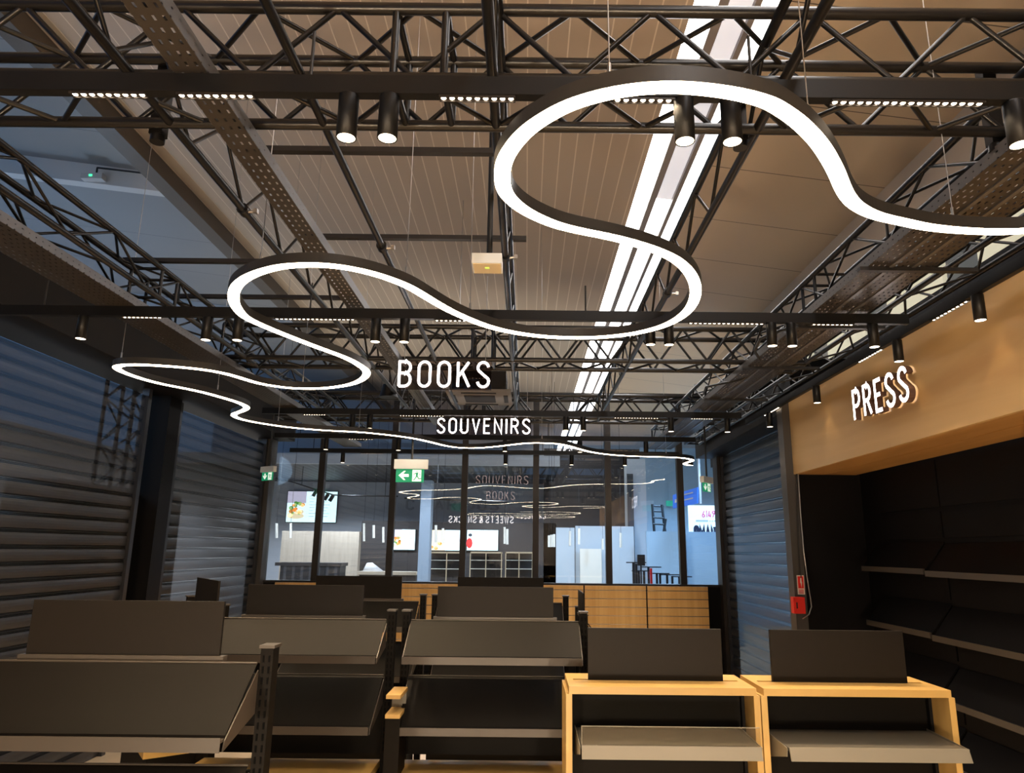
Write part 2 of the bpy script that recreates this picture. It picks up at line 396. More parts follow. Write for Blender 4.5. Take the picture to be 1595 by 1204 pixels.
# ---- glazed partition
struct(B((XL, YG - .05, 0), (XR, YG + .05, 1.55)), 'wall_back', M['wall_black'])
struct(B((XL, YG - .08, 1.55), (XR, YG + .08, 1.585)), 'trim_8', M['dark'])
mx = [XL + .06, -3.44, -2.235, -1.04, .155, 1.36, 2.57, XR - .06]
for k in range(7):
    f = struct(B((mx[k] + .02, YG - .006, 1.585), (mx[k + 1] - .02, YG + .006, 4.6)), 'window_%d' % (k + 1), M['glass'])
for k in range(1, 7):
    m_ = thing('mullion', '%s upright dark mullion from the left in the glazed partition' % ORD[k - 1], 'mullion', (mx[k], YG, 1.585), 'mullions of the glazed partition')
    m_['kind'] = 'structure'; m_.name = 'trim_%d' % (20 + k)
    origin[m_.name] = Vector((mx[k], YG, 1.585))
    B((mx[k] - .05, YG - .06, 1.585), (mx[k] + .05, YG + .06, 4.6)).build('post', M['dark'], m_)
struct(B((XL, YG - .05, 4.6), (XR, YG + .05, 4.75)), 'trim_9', M['dark'])
struct(B((-9.5, -7.1, 0), (9.5, -7, 5.0)), 'wall_rear', mat('rear_wall', (.10, .09, .085), .6))

# ------------------------------------------------------------------ trusses
ZB = 3.847
GT = 'black lattice trusses under the roof'
box_truss('nearest black box truss crossing the top of the picture', (-2.9, 2.38, ZB), (2.62, 2.38, ZB), (0, .309, 0), (0, 0, .309), 18, joints=(.43, .465), group=GT)
box_truss('middle black box truss crossing behind the BOOKS sign', (-2.9, 6.48, ZB), (2.62, 6.48, ZB), (0, .34, 0), (0, 0, .32), 24, joints=(.43, .465), group=GT)
box_truss('farthest black box truss crossing above the SOUVENIRS sign', (-3.4, 9.45, ZB), (2.62, 9.45, ZB), (0, .34, 0), (0, 0, .31), 24, joints=(.43, .465), group=GT)
box_truss('black box truss running away along the left wall', (-2.89, .3, ZB), (-2.89, 11.7, ZB), (.225, 0, 0), (0, 0, .222), 26, .021, .009, group=GT, joints=(.4, .42))
box_truss('black box truss running away along the right beside the wide cable tray', (2.075, .3, ZB), (2.075, 11.7, ZB), (.235, 0, 0), (0, 0, .233), 26, .021, .009, group=GT, joints=(.4, .42))
box_truss('black box truss at far right above the wooden fascia', (2.62, .3, ZB), (2.62, 11.7, ZB), (.235, 0, 0), (0, 0, .233), 26, .021, .009, group=GT)
def ladder(label, x, y0, y1, h, n, dx=0.):
    t = thing('ladder_truss', label, 'truss', (x, (y0 + y1) / 2, ZB), GT)
    MB().cyl((x, y0, ZB), (x, y1, ZB), .021, 12).build('chord', M['truss'], t)
    MB().cyl((x + dx, y0, ZB + h), (x + dx, y1, ZB + h), .021, 12).build('chord', M['truss'], t)
    L = []; zig(L, (x, y0, ZB), (x, y1, ZB), (x + dx, y0, ZB + h), (x + dx, y1, ZB + h), n, .0095)
    put_braces(L, t); return t
ladder('flat ladder truss beside the right edge of the skylight', .96, .4, 9.6, .285, 30)
ladder('flat ladder truss to the left of the narrow cable tray', -1.52, .4, 9.6, .285, 30)
ladder('flat ladder truss over the middle aisle near the hanging emergency light', -.145, .4, 9.6, .285, 26, .015)
tag(MB().cyl((-.873, .3, ZB), (-.873, 9.6, ZB), .019, 12).build('steel_pipe', M['truss']), 'single black pipe running away between the tray and the middle truss', 'pipe')
for x_, lab in ((-1.60, 'square upright bracket on the nearest truss at upper left'), (.90, 'square upright bracket on the nearest truss beside the skylight'), (2.0, 'square upright bracket on the nearest truss at upper right')):
    t = thing('truss_bracket', lab, 'bracket', (x_, 2.73, ZB), 'upright brackets on the nearest truss')
    B((x_ - .028, 2.715, ZB - .03), (x_ + .028, 2.765, ZB + .34)).build('post', M['truss'], t)
    MB().cyl((x_, 2.74, ZB - .06), (x_, 2.74, ZB - .03), .03, 14).build('foot', M['truss'], t)
# clamps on the pipes
def clamp(x, y, lab):
    t = thing('pipe_clamp', lab, 'clamp', (x, y, ZB), 'pipe clamps')
    MB().cyl((x, y - .025, ZB), (x, y + .025, ZB), .031, 12).build('collar', M['truss'], t)
    MB().cyl((x + .02, y, ZB - .01), (x + .07, y, ZB - .005), .008, 8).box((x + .055, y - .012, ZB - .017), (x + .075, y + .012, ZB + .007)).build('wing_bolt', M['wire'], t)
for k, (px, py, x) in enumerate(((591, 388, -.873), (783, 350, -.145), (1036, 437, .96), (375, 337, -1.52))):
    zc = abs(x) / abs(px - 820) * F
    y = (zc - (ZB - CZ) * math.sin(PITCH)) / math.cos(PITCH)
    clamp(x, y, ('pipe clamp on the single pipe above the middle loop of light', 'pipe clamp above the hanging emergency light', 'pipe clamp on the ladder truss at the skylight', 'pipe clamp on the ladder truss at the narrow tray')[k])
# slotted strut bars
def strut(lab, x0, x1, y, z):
    tag(MB().box((x0, y - .02, z), (x1, y + .02, z + .03)).build('strut_bar', M['strut']), lab, 'strut', 'cross strut bars')
ZS = ZB + .285 + .021
strut('thin cross bar just behind the nearest truss', -1.56, -.11, 3.42, ZS)
strut('thin cross bar above the middle loop of light', -1.56, -.02, 4.5, ZS)
strut('slotted cross bar at the far end of the left truss', -2.95, -1.48, 4.85, ZS - .04)
strut('farther slotted cross bar at the left truss', -2.95, -1.48, 5.6, ZS - .04)
# ------------------------------------------------------------------ cable trays
def tray(lab, x0, x1, y0, y1, z, h, side):
    t = thing('cable_tray', lab, 'cable tray', ((x0 + x1) / 2, (y0 + y1) / 2, z), 'perforated cable trays')
    B((x0, y0, z), (x1, y1, z + .002)).build('bottom', M['tray'], t)
    for x in (x0, x1):
        B((x - .0015, y0, z), (x + .0015, y1, z + h)).build('flange', M['tray_side'] if side else M['tray'], t)
    return t
tray('narrow perforated cable tray slanting across upper left', -1.263, -1.145, .3, 9.5, 3.735, .06, 1)
tray('wide perforated cable tray along the right truss', 1.98, 2.36, .3, 11.6, 3.735, .06, 1)
tray('perforated cable tray hung along the left black bulkhead', -3.0, -2.72, .3, 11.6, 3.72, .058, 1)
wt = bpy.data.objects['cable_tray.001']
for x in (2.10, 2.23): B((x, .3, 3.727), (x + .022, 11.6, 3.735)).build('stiffening_rib', M['tray_side'], wt)
for k, y in enumerate((3.9, 5.0, 6.2, 7.6)):
    tag(MB().box((1.93, y - .02, 3.71), (2.62, y + .02, 3.733)).build('tray_bracket', M['strut']), '%s bracket from the front under the wide cable tray' % ORD[k], 'bracket', 'brackets under the wide tray')
ca = tag(tube_path([(2.0 + .15 * math.sin(k * .9), 4.2 + k * .25, 3.75 + .02 * math.sin(k * 1.7)) for k in range(14)], .012).build('power_cable', M['cable']), 'black cable lying in the wide cable tray', 'cable')

# ------------------------------------------------------------------ light troughs and spots
ZT = 3.65
def trough(lab, p0, p1, mods, dots=9):
    """square black trough between p0 and p1 (bottom corners), mods = list of (start, length) from p0"""
    p0, p1 = Vector(p0), Vector(p1); d = (p1 - p0).normalized(); s = Vector((0, 0, 1)).cross(d) * -1
    if abs(d.x) > .5: s = Vector((0, 1, 0))
    else: s = Vector((1, 0, 0))
    t = thing('light_trough', lab, 'light trough', (p0 + p1) / 2, 'black light troughs')
    up = Vector((0, 0, .07)); q = s * .04
    MB().hexa([p0, p1, p1 + q, p0 + q, p0 + up, p1 + up, p1 + q + up, p0 + q + up]).build('body', M['beam'], t)
    for a, ln, nd in mods:
        m0 = p0 + d * a + q * .12 - Vector((0, 0, .004)); m1 = m0 + d * ln
        mod = MB().hexa([m0, m1, m1 + q * .76, m0 + q * .76, m0 + Vector((0, 0, .004)), m1 + Vector((0, 0, .004)), m1 + q * .76 + Vector((0, 0, .004)), m0 + q * .76 + Vector((0, 0, .004))]).build('downlight_module', M['dark'], t)
        for e0, e1 in ((0, .10), (.66, .76)):
            z_ = Vector((0, 0, -.0055))
            MB().hexa([m0 + q * e0 + z_, m1 + q * e0 + z_, m1 + q * e1 + z_, m0 + q * e1 + z_, m0 + q * e0, m1 + q * e0, m1 + q * e1, m0 + q * e1]).build('baffle', M['dark'], mod)
        for k in range(nd):
            c = m0 + d * (ln * (k + .5) / nd) + q * .38 + Vector((0, 0, -.001))
            MB().cyl(c, c - Vector((0, 0, .003)), .009, 10, .006).build('lens', M['dot'], mod)
    for f in (.06, .35, .65, .94):
        c = p0.lerp(p1, f) + q * .5 + up
        MB().cyl(c, c + Vector((0, 0, .19)), .006, 8).build('hanger', M['strut'], t)
    return t
def zc_of(y, z): return y * math.cos(PITCH) + (z - CZ) * math.sin(PITCH)
def X(px, y, z):                                     # x of a picture column on the line (y, z)
    return at_y(px, 0, y).x if 0 else (px - 820.5 - (.0105 * (F * ((z - CZ) * math.cos(PITCH) - y * math.sin(PITCH)) / zc_of(y, z)))) * zc_of(y, z) / F
def mods(px, y, x0):
    return [(X(a, y, ZT) - x0, X(b, y, ZT) - X(a, y, ZT), n) for a, b, n in px]
Y1, Y2, Y3, Y4, Y5 = 2.19, 4.68, 8.3, 10.2, 11.78
trough('nearest black light trough with glowing dot rows across the top', (-2.6, Y1, ZT), (2.6, Y1, ZT), mods(((104, 222, 9), (271, 391, 9), (682, 801, 9), (955, 1075, 9), (1296, 1536, 18)), Y1, -2.6))
trough('second black light trough from the front, behind the big loop of light', (-3.75, Y2, ZT), (2.63, Y2, ZT), mods(((187, 248, 9), (425, 550, 18), (675, 760, 12), (1072, 1190, 16), (1265, 1330, 9)), Y2, -3.75))
trough('third black light trough, directly above the SOUVENIRS sign', (-3.15, Y3, ZT), (2.54, Y3, ZT), mods(((470, 505, 9), (620, 690, 16), (955, 1025, 16), (1075, 1110, 9)), Y3, -3.15))
trough('fourth black light trough, behind the SOUVENIRS sign', (-3.66, Y4, ZT), (2.44, Y4, ZT), mods(((540, 580, 9),), Y4, -3.66))
trough('farthest black light trough just before the glazed partition', (-3.95, Y5, ZT), (2.53, Y5, ZT), mods(((560, 595, 9),), Y5, -3.95))
trough('grey lit light trough running along the wooden fascia', (2.72, -1, ZT), (2.72, 8.75, ZT), ((5.2, .4, 9), (6.3, .4, 9), (8.6, .5, 9)))
# one spot, then copies
sp = thing('spotlight', '', 'spotlight', (0, 0, 0))
def ring(mb, r0, r1, z0, z1, n=20):
    mb.cyl((0, 0, z0), (0, 0, z1), r0, n, caps=False); return mb
b = MB(); n = 22
prof = [(.012, 0), (.034, -.002), (.035, -.006), (.035, -.165), (.031, -.165), (.029, -.150)]
vs = [(r * math.cos(2 * math.pi * k / n), r * math.sin(2 * math.pi * k / n), z) for r, z in prof for k in range(n)]
b.add(vs, [(i * n + k, i * n + (k + 1) % n, (i + 1) * n + (k + 1) % n, (i + 1) * n + k) for i in range(len(prof) - 1) for k in range(n)], True)
b.build('body', M['beam'], sp)
MB().cyl((0, 0, -.1635), (0, 0, -.157), .031, n).build('lens', M['lens'], sp)
SPOTS = []
used = [False]
def spot(x, y, z, lab, grp):
    o = sp if not used[0] else dup(sp); used[0] = True
    o.location = (x, y, z); tag(o, lab, 'spotlight', grp); SPOTS.append((x, y, z))
def spots(pxs, y, where, grp):
    for k, px in enumerate(pxs): spot(X(px, y, ZT - .08), y + .02, ZT, '%s black cylinder spotlight from the left on the %s' % (ORD[k], where), grp)
spots((538, 602, 1066, 1140, 1588), Y1, 'nearest light trough', 'spotlights on the nearest trough')
spots((124, 319, 368, 583, 628, 1012, 1041, 1202, 1233, 1361), Y2, 'second light trough from the front', 'spotlights on the second trough')
spots((547, 574, 880, 907, 1044, 1132), Y3, 'trough above the SOUVENIRS sign', 'spotlights on the third trough')
spots((506, 619, 785, 902, 1005), Y4, 'trough behind the SOUVENIRS sign', 'spotlights on the fourth trough')
spots((532, 786, 889, 972), Y5, 'farthest trough at the glass', 'spotlights on the farthest trough')
for k, px in enumerate((1199, 1272, 1398, 1523)):
    q = (2.74 / (px - 822)) * F; y = (q - (ZT - .08 - CZ) * math.sin(PITCH)) / math.cos(PITCH)
    spot(2.74, y, ZT, '%s black cylinder spotlight from the far end of the trough along the fascia' % ORD[k], 'spotlights along the fascia')

# ------------------------------------------------------------------ serpentine pendant
ZR = 3.39
PATH = [(1900, 60), (2010, 160), (1960, 260), (1830, 320), (1700, 350), (1595, 359.7), (1546, 361), (1496, 359), (1446, 354), (1408, 346), (1364, 336), (1332, 319.5), (1315, 298), (1304, 271), (1288, 241), (1270, 216), (1245, 191), (1220, 173), (1195, 159),
 (1151, 147), (1101, 139.5), (1051, 136), (1000, 138), (950, 145.5), (900, 159), (863, 175.5), (825, 200), (801, 225), (786, 250), (782, 276), (786, 298), (801, 316), (825, 332.6), (862, 349), (900, 359), (938, 366.5), (975, 375), (1013, 386.5),
 (1045.8, 400.3), (1069, 418), (1082, 440), (1083, 463), (1071, 485), (1045, 503), (1013, 514), (975, 521.5), (925, 526), (875, 526), (825, 522), (776, 513), (738, 500.5), (701, 484), (671, 467), (638, 447), (600, 432), (563, 421.6), (525, 415), (488, 412.5),
 (450, 414), (425, 418), (400, 425.4), (382, 434), (369, 445), (363.5, 459), (365.5, 474), (376, 489), (391, 499), (425, 514), (463, 529), (500, 543), (538, 557), (560, 569), (571.5, 579), (567, 589), (550, 597.6), (525, 602.5), (500, 605), (475, 605.3), (450, 604.2), (425, 601), (400, 596.5),
 (363, 585), (326, 577), (276, 571.5), (225, 568.3), (196, 568.3), (181, 571.5), (188, 578), (213, 587.5), (251, 598), (301, 607.5), (338, 617), (368, 626), (385, 634), (378, 640), (363, 645.5), (372, 652), (400, 658.2), (450, 665.7), (506, 670.4), (538, 671.8), (569, 673.8), (600, 677),
 (625, 680), (650, 684), (669, 688.2), (688, 693), (706, 696.4), (731, 698), (756, 697), (775, 695.2), (800, 692.4), (819, 690.3), (844, 689.9), (869, 691.3), (885, 694.5), (900, 699), (919, 703.8), (944, 707.6), (975, 710), (1000, 711), (1025, 711.6), (1050, 712.4), (1069, 714), (1079, 717), (1073, 719.6), (1066, 722), (1070, 724.3), (1078, 725)]
def crom(P, n=6):
    out = []
    for i in range(len(P) - 1):
        a, b, c, d = P[max(i - 1, 0)], P[i], P[i + 1], P[min(i + 2, len(P) - 1)]
        for k in range(n):
            t = k / n
            out.append(.5 * ((2 * b) + (c - a) * t + (2 * a - 5 * b + 4 * c - d) * t * t + (3 * b - a - 3 * c + d) * t ** 3))
    return out + [P[-1]]
def serp(lab, P, wires):
    P = crom(P, 6)
    for _ in range(6): P = [P[0]] + [(P[i - 1] + P[i] * 2 + P[i + 1]) / 4 for i in range(1, len(P) - 1)] + [P[-1]]
    t = thing('serpentine_pendant_light', lab, 'pendant light', sum(P, Vector()) / len(P))
    hw, h = .031, .05
    N = []
    for i in range(len(P)):
        d = (P[min(i + 1, len(P) - 1)] - P[max(i - 1, 0)]).normalized(); N.append(Vector((-d.y, d.x, 0)))
    def sweep(sec):
        k = len(sec); vs = [P[i] + N[i] * u + Vector((0, 0, z)) for i in range(len(P)) for u, z in sec]
        mb = MB().add(vs, [(i * k + j, i * k + (j + 1) % k, (i + 1) * k + (j + 1) % k, (i + 1) * k + j) for i in range(len(P) - 1) for j in range(k)])
        mb.sm = [True] * len(mb.f)
        mb.add([vs[j] for j in range(k)], [tuple(range(k))]); mb.add([vs[-k + j] for j in range(k)], [tuple(range(k))[::-1]])
        return mb
    o = sweep([(-hw, 0), (-hw, h), (hw, h), (hw, 0), (hw - .002, 0), (hw - .002, h - .004), (-hw + .002, h - .004), (-hw + .002, 0)]).build('housing', M['ring'], t)
    o2 = sweep([(-hw + .003, -.001), (-hw + .003, .02), (hw - .003, .02), (hw - .003, -.001)]).build('diffuser', M['led'], t)
    for ob in (o, o2):
        ob.data.shade_flat() if hasattr(ob.data, 'shade_flat') else None
    for px, py in wires:
        q = at_z(px, py, ZR + h)
        j = min(range(len(P)), key=lambda i: (P[i] - q).length); q = P[j] + Vector((0, 0, h))
        MB().cyl(q, (q.x + random.uniform(-.02, .02), q.y, roof(q.x)), .0022, 5).cyl(q, q + Vector((0, 0, .05)), .006, 8).build('suspension_wire', M['wire'], t)
    return t
serp('long winding ring of white light hanging over the whole shop', [at_z(a, b, ZR) for a, b in PATH],
     ((947, 104), (1497, 332), (647, 425), (742, 484), (400, 408), (466, 590), (362, 607), (190, 560), (438, 655), (560, 665), (845, 685), (1040, 705), (1270, 180)))
# its continuation behind the camera, seen mirrored in the glazing
pts = []
for k in range(60):
    t_ = k / 59; pts.append(Vector((-.2 + 2.1 * math.sin(t_ * 12), -.9 - 5.4 * t_ + .45 * math.sin(t_ * 24), ZR)))
serp('second winding ring of light behind the camera, seen mirrored in the glass', pts, ())

# ------------------------------------------------------------------ letters
def arc(cx, cy, rx, ry, a0, a1, n=10):
    return [(cx + rx * math.cos(math.radians(a0 + (a1 - a0) * k / n)), cy + ry * math.sin(math.radians(a0 + (a1 - a0) * k / n))) for k in range(n + 1)]
w_ = .40
GL = {
 'B': [[(0, 0), (0, 1), (.2, 1)] + arc(.2, .765, .19, .235, 90, -90) + [(0, .53)], [(.2, .53)] + arc(.2, .265, .2, .265, 90, -90) + [(0, 0)]],
 'O': [arc(.2, .77, .2, .23, 0, 180) + arc(.2, .23, .2, .23, 180, 360) + [(.4, .77)]],
 'K': [[(0, 0), (0, 1)], [(.38, 1), (.02, .42)], [(.14, .62), (.40, 0)]],
 'S': [arc(.2, .77, .19, .23, 10, 175) + arc(.2, .77, .19, .2, 185, 235, 4) + [(.28, .42)] + arc(.2, .23, .2, .2, 40, 5, 4) + arc(.2, .23, .2, .23, -5, -172)],
 'U': [[(0, 1), (0, .23)] + arc(.2, .23, .2, .23, 180, 360) + [(.4, 1)]],
 'V': [[(0, 1), (.2, 0), (.4, 1)]], 'E': [[(.34, 1), (0, 1), (0, 0), (.34, 0)], [(0, .52), (.29, .52)]],
 'N': [[(0, 0), (0, 1), (.4, 0), (.4, 1)]], 'I': [[(0, 0), (0, 1)]],
 'R': [[(0, 0), (0, 1), (.2, 1)] + arc(.2, .75, .19, .25, 90, -90) + [(0, .5)], [(.2, .5), (.40, 0)]],
 'P': [[(0, 0), (0, 1), (.2, 1)] + arc(.2, .73, .19, .27, 90, -90) + [(0, .46)]],
 'W': [[(0, 1), (.14, 0), (.28, .95), (.42, 0), (.56, 1)]], 'T': [[(0, 1), (.4, 1)], [(.2, 1), (.2, 0)]],
 'C': [arc(.2, .77, .19, .23, 0, 180) + arc(.2, .23, .19, .23, 180, 360)], 'A': [[(0, 0), (.21, 1), (.42, 0)], [(.07, .3), (.35, .3)]],
 'H': [[(0, 0), (0, 1)], [(.4, 0), (.4, 1)], [(0, .5), (.4, .5)]], 'D': [[(0, 0), (0, 1), (.18, 1)] + arc(.18, .75, .22, .25, 90, 0) + arc(.18, .25, .22, .25, 0, -90) + [(0, 0)]],
 '&': [[(.42, 0), (.08, .68)] + arc(.2, .82, .13, .18, 200, -20) + [(.06, .42)] + arc(.17, .22, .17, .22, 150, 330) + [(.42, .45)]],
 'M': [[(0, 0), (0, 1), (.26, .35), (.52, 1), (.52, 0)]],
 '6': [arc(.2, .22, .2, .22, 90, 450) , [(.36, 1), (.03, .32)]], '1': [[(.0, .85), (.12, 1), (.12, 0)]], '4': [[(.3, 0), (.3, .6)], [(.18, 1), (0, .22), (.42, .22)]], '9': [arc(.2, .78, .2, .22, 90, 450), [(.37, .68), (.04, 0)]],
}
def adv(ch): return .22 if ch == ' ' else max(p[0] for s in GL[ch] for p in s) + .30
def letter_mb(ch, o, r, u, nrm, h, th, dep, x0, condense=1.):
    """raised letter: o = text origin, r/u = reading and up vectors, nrm towards the viewer"""
    mb = MB()
    for si, s in enumerate(GL[ch]):
        s = [Vector((p[0] * condense, p[1])) for p in s]
        L, Rr = [], []
        closed = (s[0] - s[-1]).length < 1e-4
        if closed: s = s[:-1]
        k = len(s)
        for i in range(k):
            a = s[i - 1] if (i > 0 or closed) else None; b2 = s[(i + 1) % k] if (i < k - 1 or closed) else None
            d1 = (s[i] - a).normalized() if a is not None else None; d2 = (b2 - s[i]).normalized() if b2 is not None else None
            if d1 is None: d1 = d2
            if d2 is None: d2 = d1
            n1, n2 = Vector((-d1.y, d1.x)), Vector((-d2.y, d2.x)); mtr = n1 + n2
            if mtr.length < .2: mtr = n1
            mtr.normalize(); sc = 1 / max(.45, mtr.dot(n1))
            L.append(s[i] + mtr * (th / 2) * sc); Rr.append(s[i] - mtr * (th / 2) * sc)
        def P3(q, d): return o + r * ((x0 + q.x) * h) + u * (q.y * h) + nrm * (d + si * .0006)
        vs = []
        for a, c in zip(L, Rr): vs += [P3(a, dep), P3(c, dep), P3(a, 0), P3(c, 0)]
        rng = range(k if closed else k - 1)
        for i in rng:
            j = (i + 1) % k; A, Bq = 4 * i, 4 * j
            mb.add([vs[A], vs[A + 1], vs[Bq + 1], vs[Bq]], [(0, 1, 2, 3)], mi=0)
            mb.add([vs[A], vs[A + 2], vs[Bq + 2], vs[Bq], vs[A + 1], vs[A + 3], vs[Bq + 3], vs[Bq + 1]], [(0, 1, 2, 3), (4, 5, 6, 7)], mi=1)
        if not closed:
            for A in (0, 4 * (k - 1)): mb.add([vs[A], vs[A + 1], vs[A + 3], vs[A + 2]], [(0, 1, 2, 3)], mi=1)
    return mb
def sign_text(t, text, o, r, u, nrm, h, width, th=.098, dep=.03, mats=None):
    tot = sum(adv(c) for c in text) - .30; k = width / (tot * h)
    x = 0
    for c in text:
        if c != ' ':
            letter_mb(c, Vector(o), Vector(r), Vector(u), Vector(nrm), h, th, dep, x * k, k).build('letter', mats or [M['sign'], M['sign_side']], t)
        x += adv(c)
RX, RU, RN = (1, 0, 0), (0, 0, 1), (0, -1, 0)
def hang_sign(lab, text, pa, pb, y, mesh=True):
    """pa = lower left, pb = upper right of the lettering in the picture"""
    a, b = at_y(*pa, y), at_y(*pb, y); h = b.z - a.z; wd = b.x - a.x
    t = thing('hanging_sign', lab, 'sign', (a.x + wd / 2, y, a.z), 'illuminated hanging letter signs')
    sign_text(t, text, a, RX, RU, RN, h, wd)
    B((a.x - .02, y + .004, a.z - .02), (b.x + .02, y + .010, b.z + .02)).build('panel', M['tint'], t)
    for x in (a.x + .03, b.x - .03):
        MB().cyl((x, y + .007, b.z + .02), (x, y + .007, b.z + .75), .003, 6).build('suspension_wire', M['wire'], t)
hang_sign('illuminated white BOOKS sign hanging in the middle of the shop', 'BOOKS', (622, 602.5), (762, 566), 5.54)
hang_sign('illuminated white SOUVENIRS sign hanging farther back below BOOKS', 'SOUVENIRS', (682, 674.5), (825, 654), 8.6)
def back_sign(lab, text, x0, y, z, h, wd):
    t = thing('hanging_sign', lab, 'sign', (x0 - wd / 2, y, z), 'illuminated hanging letter signs')
    sign_text(t, text, (x0, y, z), (-1, 0, 0), RU, (0, 1, 0), h, wd, .17)
    B((x0 - wd - .02, y - .01, z - .02), (x0 + .02, y - .004, z + h + .02)).build('panel', M['tint'], t)
    for x in (x0 - .05, x0 - wd + .05):
        MB().cyl((x, y - .007, z + h), (x, y - .007, z + h + .8), .003, 6).build('suspension_wire', M['wire'], t)
def mirror_x(px, Yv): return (px - 819) * Yv * 1.0 / F
Yv = 2 * YG - .3
back_sign('SWEETS & SNACKS sign above the camera facing the glazed partition', 'SWEETS & SNACKS', mirror_x(799, Yv), .3, CZ + .86, .20, 98 * Yv / F)
Yv = 2 * YG + 5.2
back_sign('CASH DESK sign behind the camera facing the glazed partition', 'CASH DESK', mirror_x(848, Yv), -5.2, CZ + 1.25, .20, 43 * Yv / F)
# PRESS on the fascia
pl = at_x(1334, 654, 2.79); ph = at_x(1329, 611, 2.79); pr = at_x(1418, 623, 2.79)
t = thing('fascia_sign', 'illuminated white PRESS letters standing off the wooden fascia', 'sign', pl)
sign_text(t, 'PRESS', (2.84 - .012, pl.y, pl.z), (0, -1, 0), RU, (-1, 0, 0), ph.z - pl.z, pl.y - pr.y, .13, .05)

# ------------------------------------------------------------------ exit signs, lamps, fittings
def exit_sign(lab, c, r, wd, arrow='L', pole=None):
    """c = centre of the sign top, r = reading direction"""
    c, r = Vector(c), Vector(r); u = Vector((0, 0, 1)); nrm = r.cross(u) ; k = wd / .30
    t = thing('exit_sign', lab, 'exit sign', c, 'green exit signs')
    def bx(x0, x1, z0, z1, d0, d1):
        P = []
        for d, z in ((d0, z0), (d1, z0)):
            P += []
        pts = [c + r * x * k + u * z * k + nrm * d for z in (z0, z1) for x, d in ((x0, d0), (x1, d0), (x1, d1), (x0, d1))]
        return MB().hexa(pts)
    bx(-.175, .165, 0, .095, -.03, .03).build('housing', M['white'], t)
    bx(-.155, .13, -.135, 0, -.005, .005).build('plate', M['green'], t)
    bx(.012, .102, -.125, -.008, .005, .007).build('white_field', M['exitw'], t)
    def pol(pts, m, nm, d=.007):
        MB().prism([c + r * x * k + u * z * k + nrm * d for x, z in pts], nrm * .002).build(nm, m, t)
    if arrow == 'L': pol([(-.128, -.066), (-.075, -.02), (-.055, -.02), (-.083, -.052), (-.025, -.052), (-.025, -.08), (-.083, -.08), (-.055, -.112), (-.075, -.112)], M['exitw'], 'arrow', .005)
    else: pol([(-.075, -.115), (-.125, -.065), (-.125, -.045), (-.089, -.075), (-.089, -.02), (-.061, -.02), (-.061, -.075), (-.025, -.045), (-.025, -.065)], M['exitw'], 'arrow', .005)
    man = MB()
    for pts in ([(.052, -.03), (.062, -.03), (.062, -.02), (.052, -.02)], [(.046, -.038), (.072, -.036), (.066, -.07), (.05, -.072)], [(.05, -.07), (.066, -.068), (.05, -.092), (.03, -.118), (.022, -.112), (.04, -.09)],
                [(.055, -.072), (.066, -.068), (.082, -.095), (.105, -.092), (.105, -.1), (.077, -.104)], [(.046, -.038), (.05, -.046), (.03, -.056), (.018, -.05), (.02, -.044), (.03, -.048)], [(.07, -.038), (.074, -.044), (.088, -.062), (.098, -.058), (.096, -.052), (.09, -.054)]):
        man.prism([c + r * x * k + u * z * k + nrm * .0072 for x, z in pts], nrm * .001)
    man.build('running_man', M['green'], t)
    if pole: MB().cyl(c + u * .095 * k, c + u * (.095 * k + pole), .013, 8).build('pole', M['cable'], t)
    return t
p = at_y(641, 730.5, 8.7); exit_sign('green exit sign with arrow hanging in the middle before the glass', p, (1, 0, 0), .36, 'L', 1.0)
p = at_y(418, 735.5, 10.6); exit_sign('small green exit sign at the far left end of the glass', p, (.82, -.55, 0), .27, 'D', .9)
p = at_y(1101, 752.5, 9.6); exit_sign('small green exit sign before the right end of the glass', p, (.62, .78, 0), .26, 'D', .95)
# emergency light box on a pole
q = at_z(758, 409.5, 3.62)
t = thing('emergency_light', 'square white emergency light box hanging on a black pole', 'lamp', q)
B((q.x - .082, q.y, q.z), (q.x + .082, q.y + .15, q.z + .058)).build('housing', M['white'], t)
B((q.x - .075, q.y + .008, q.z - .004), (q.x + .075, q.y + .142, q.z)).build('cover', mat('warm_cover', (.75, .62, .38), .4), t)
B((q.x - .012, q.y + .05, q.z - .006), (q.x + .012, q.y + .07, q.z - .004)).build('led', emit('led_green_yellow', (.5, .7, .1), .8), t)
MB().cyl((q.x + .01, q.y + .07, q.z + .058), (q.x + .01, q.y + .07, roof(q.x)), .016, 10).build('pole', M['cable'], t)
# ceiling cassette unit
t = thing('air_conditioner', 'grey ceiling cassette air conditioner below the BOOKS sign', 'air conditioner', (-.56, 8.25, 3.84))
z = 3.84
B((-.93, 7.86, z), (-.19, 8.62, z + .035)).build('panel', mat('ac_panel', (.16, .14, .12), .5), t)
B((-.87, 7.92, z + .035), (-.25, 8.56, z + .3)).build('case', M['bulk'], t)
B((-.74, 8.05, z - .006), (-.38, 8.43, z)).build('intake_grille', M['bulk'], t)
for a in (((-.76, 7.9), (-.36, 7.95)), ((-.76, 8.53), (-.36, 8.58)), ((-.89, 8.04), (-.84, 8.44)), ((-.28, 8.04), (-.23, 8.44))):
    B((*a[0], z - .005), (*a[1], z)).build('air_slot', M['wall_black'], t)
for x in (-.84, -.28): MB().cyl((x, 8.25, z + .3), (x, 8.25, roof(x)), .005, 6).build('hanger_rod', M['wire'], t)
# small speaker behind the B
q = at_y(606, 606, 8.0)
t = thing('speaker', 'black round speaker hanging left of the BOOKS sign', 'speaker', q)
MB().cyl(q + Vector((0, 0, -.10)), q + Vector((0, 0, .05)), .11, 20, .07).build('body', M['beam'], t)
MB().cyl(q + Vector((0, 0, .05)), q + Vector((0, 0, .5)), .008, 6).build('hanger', M['cable'], t)

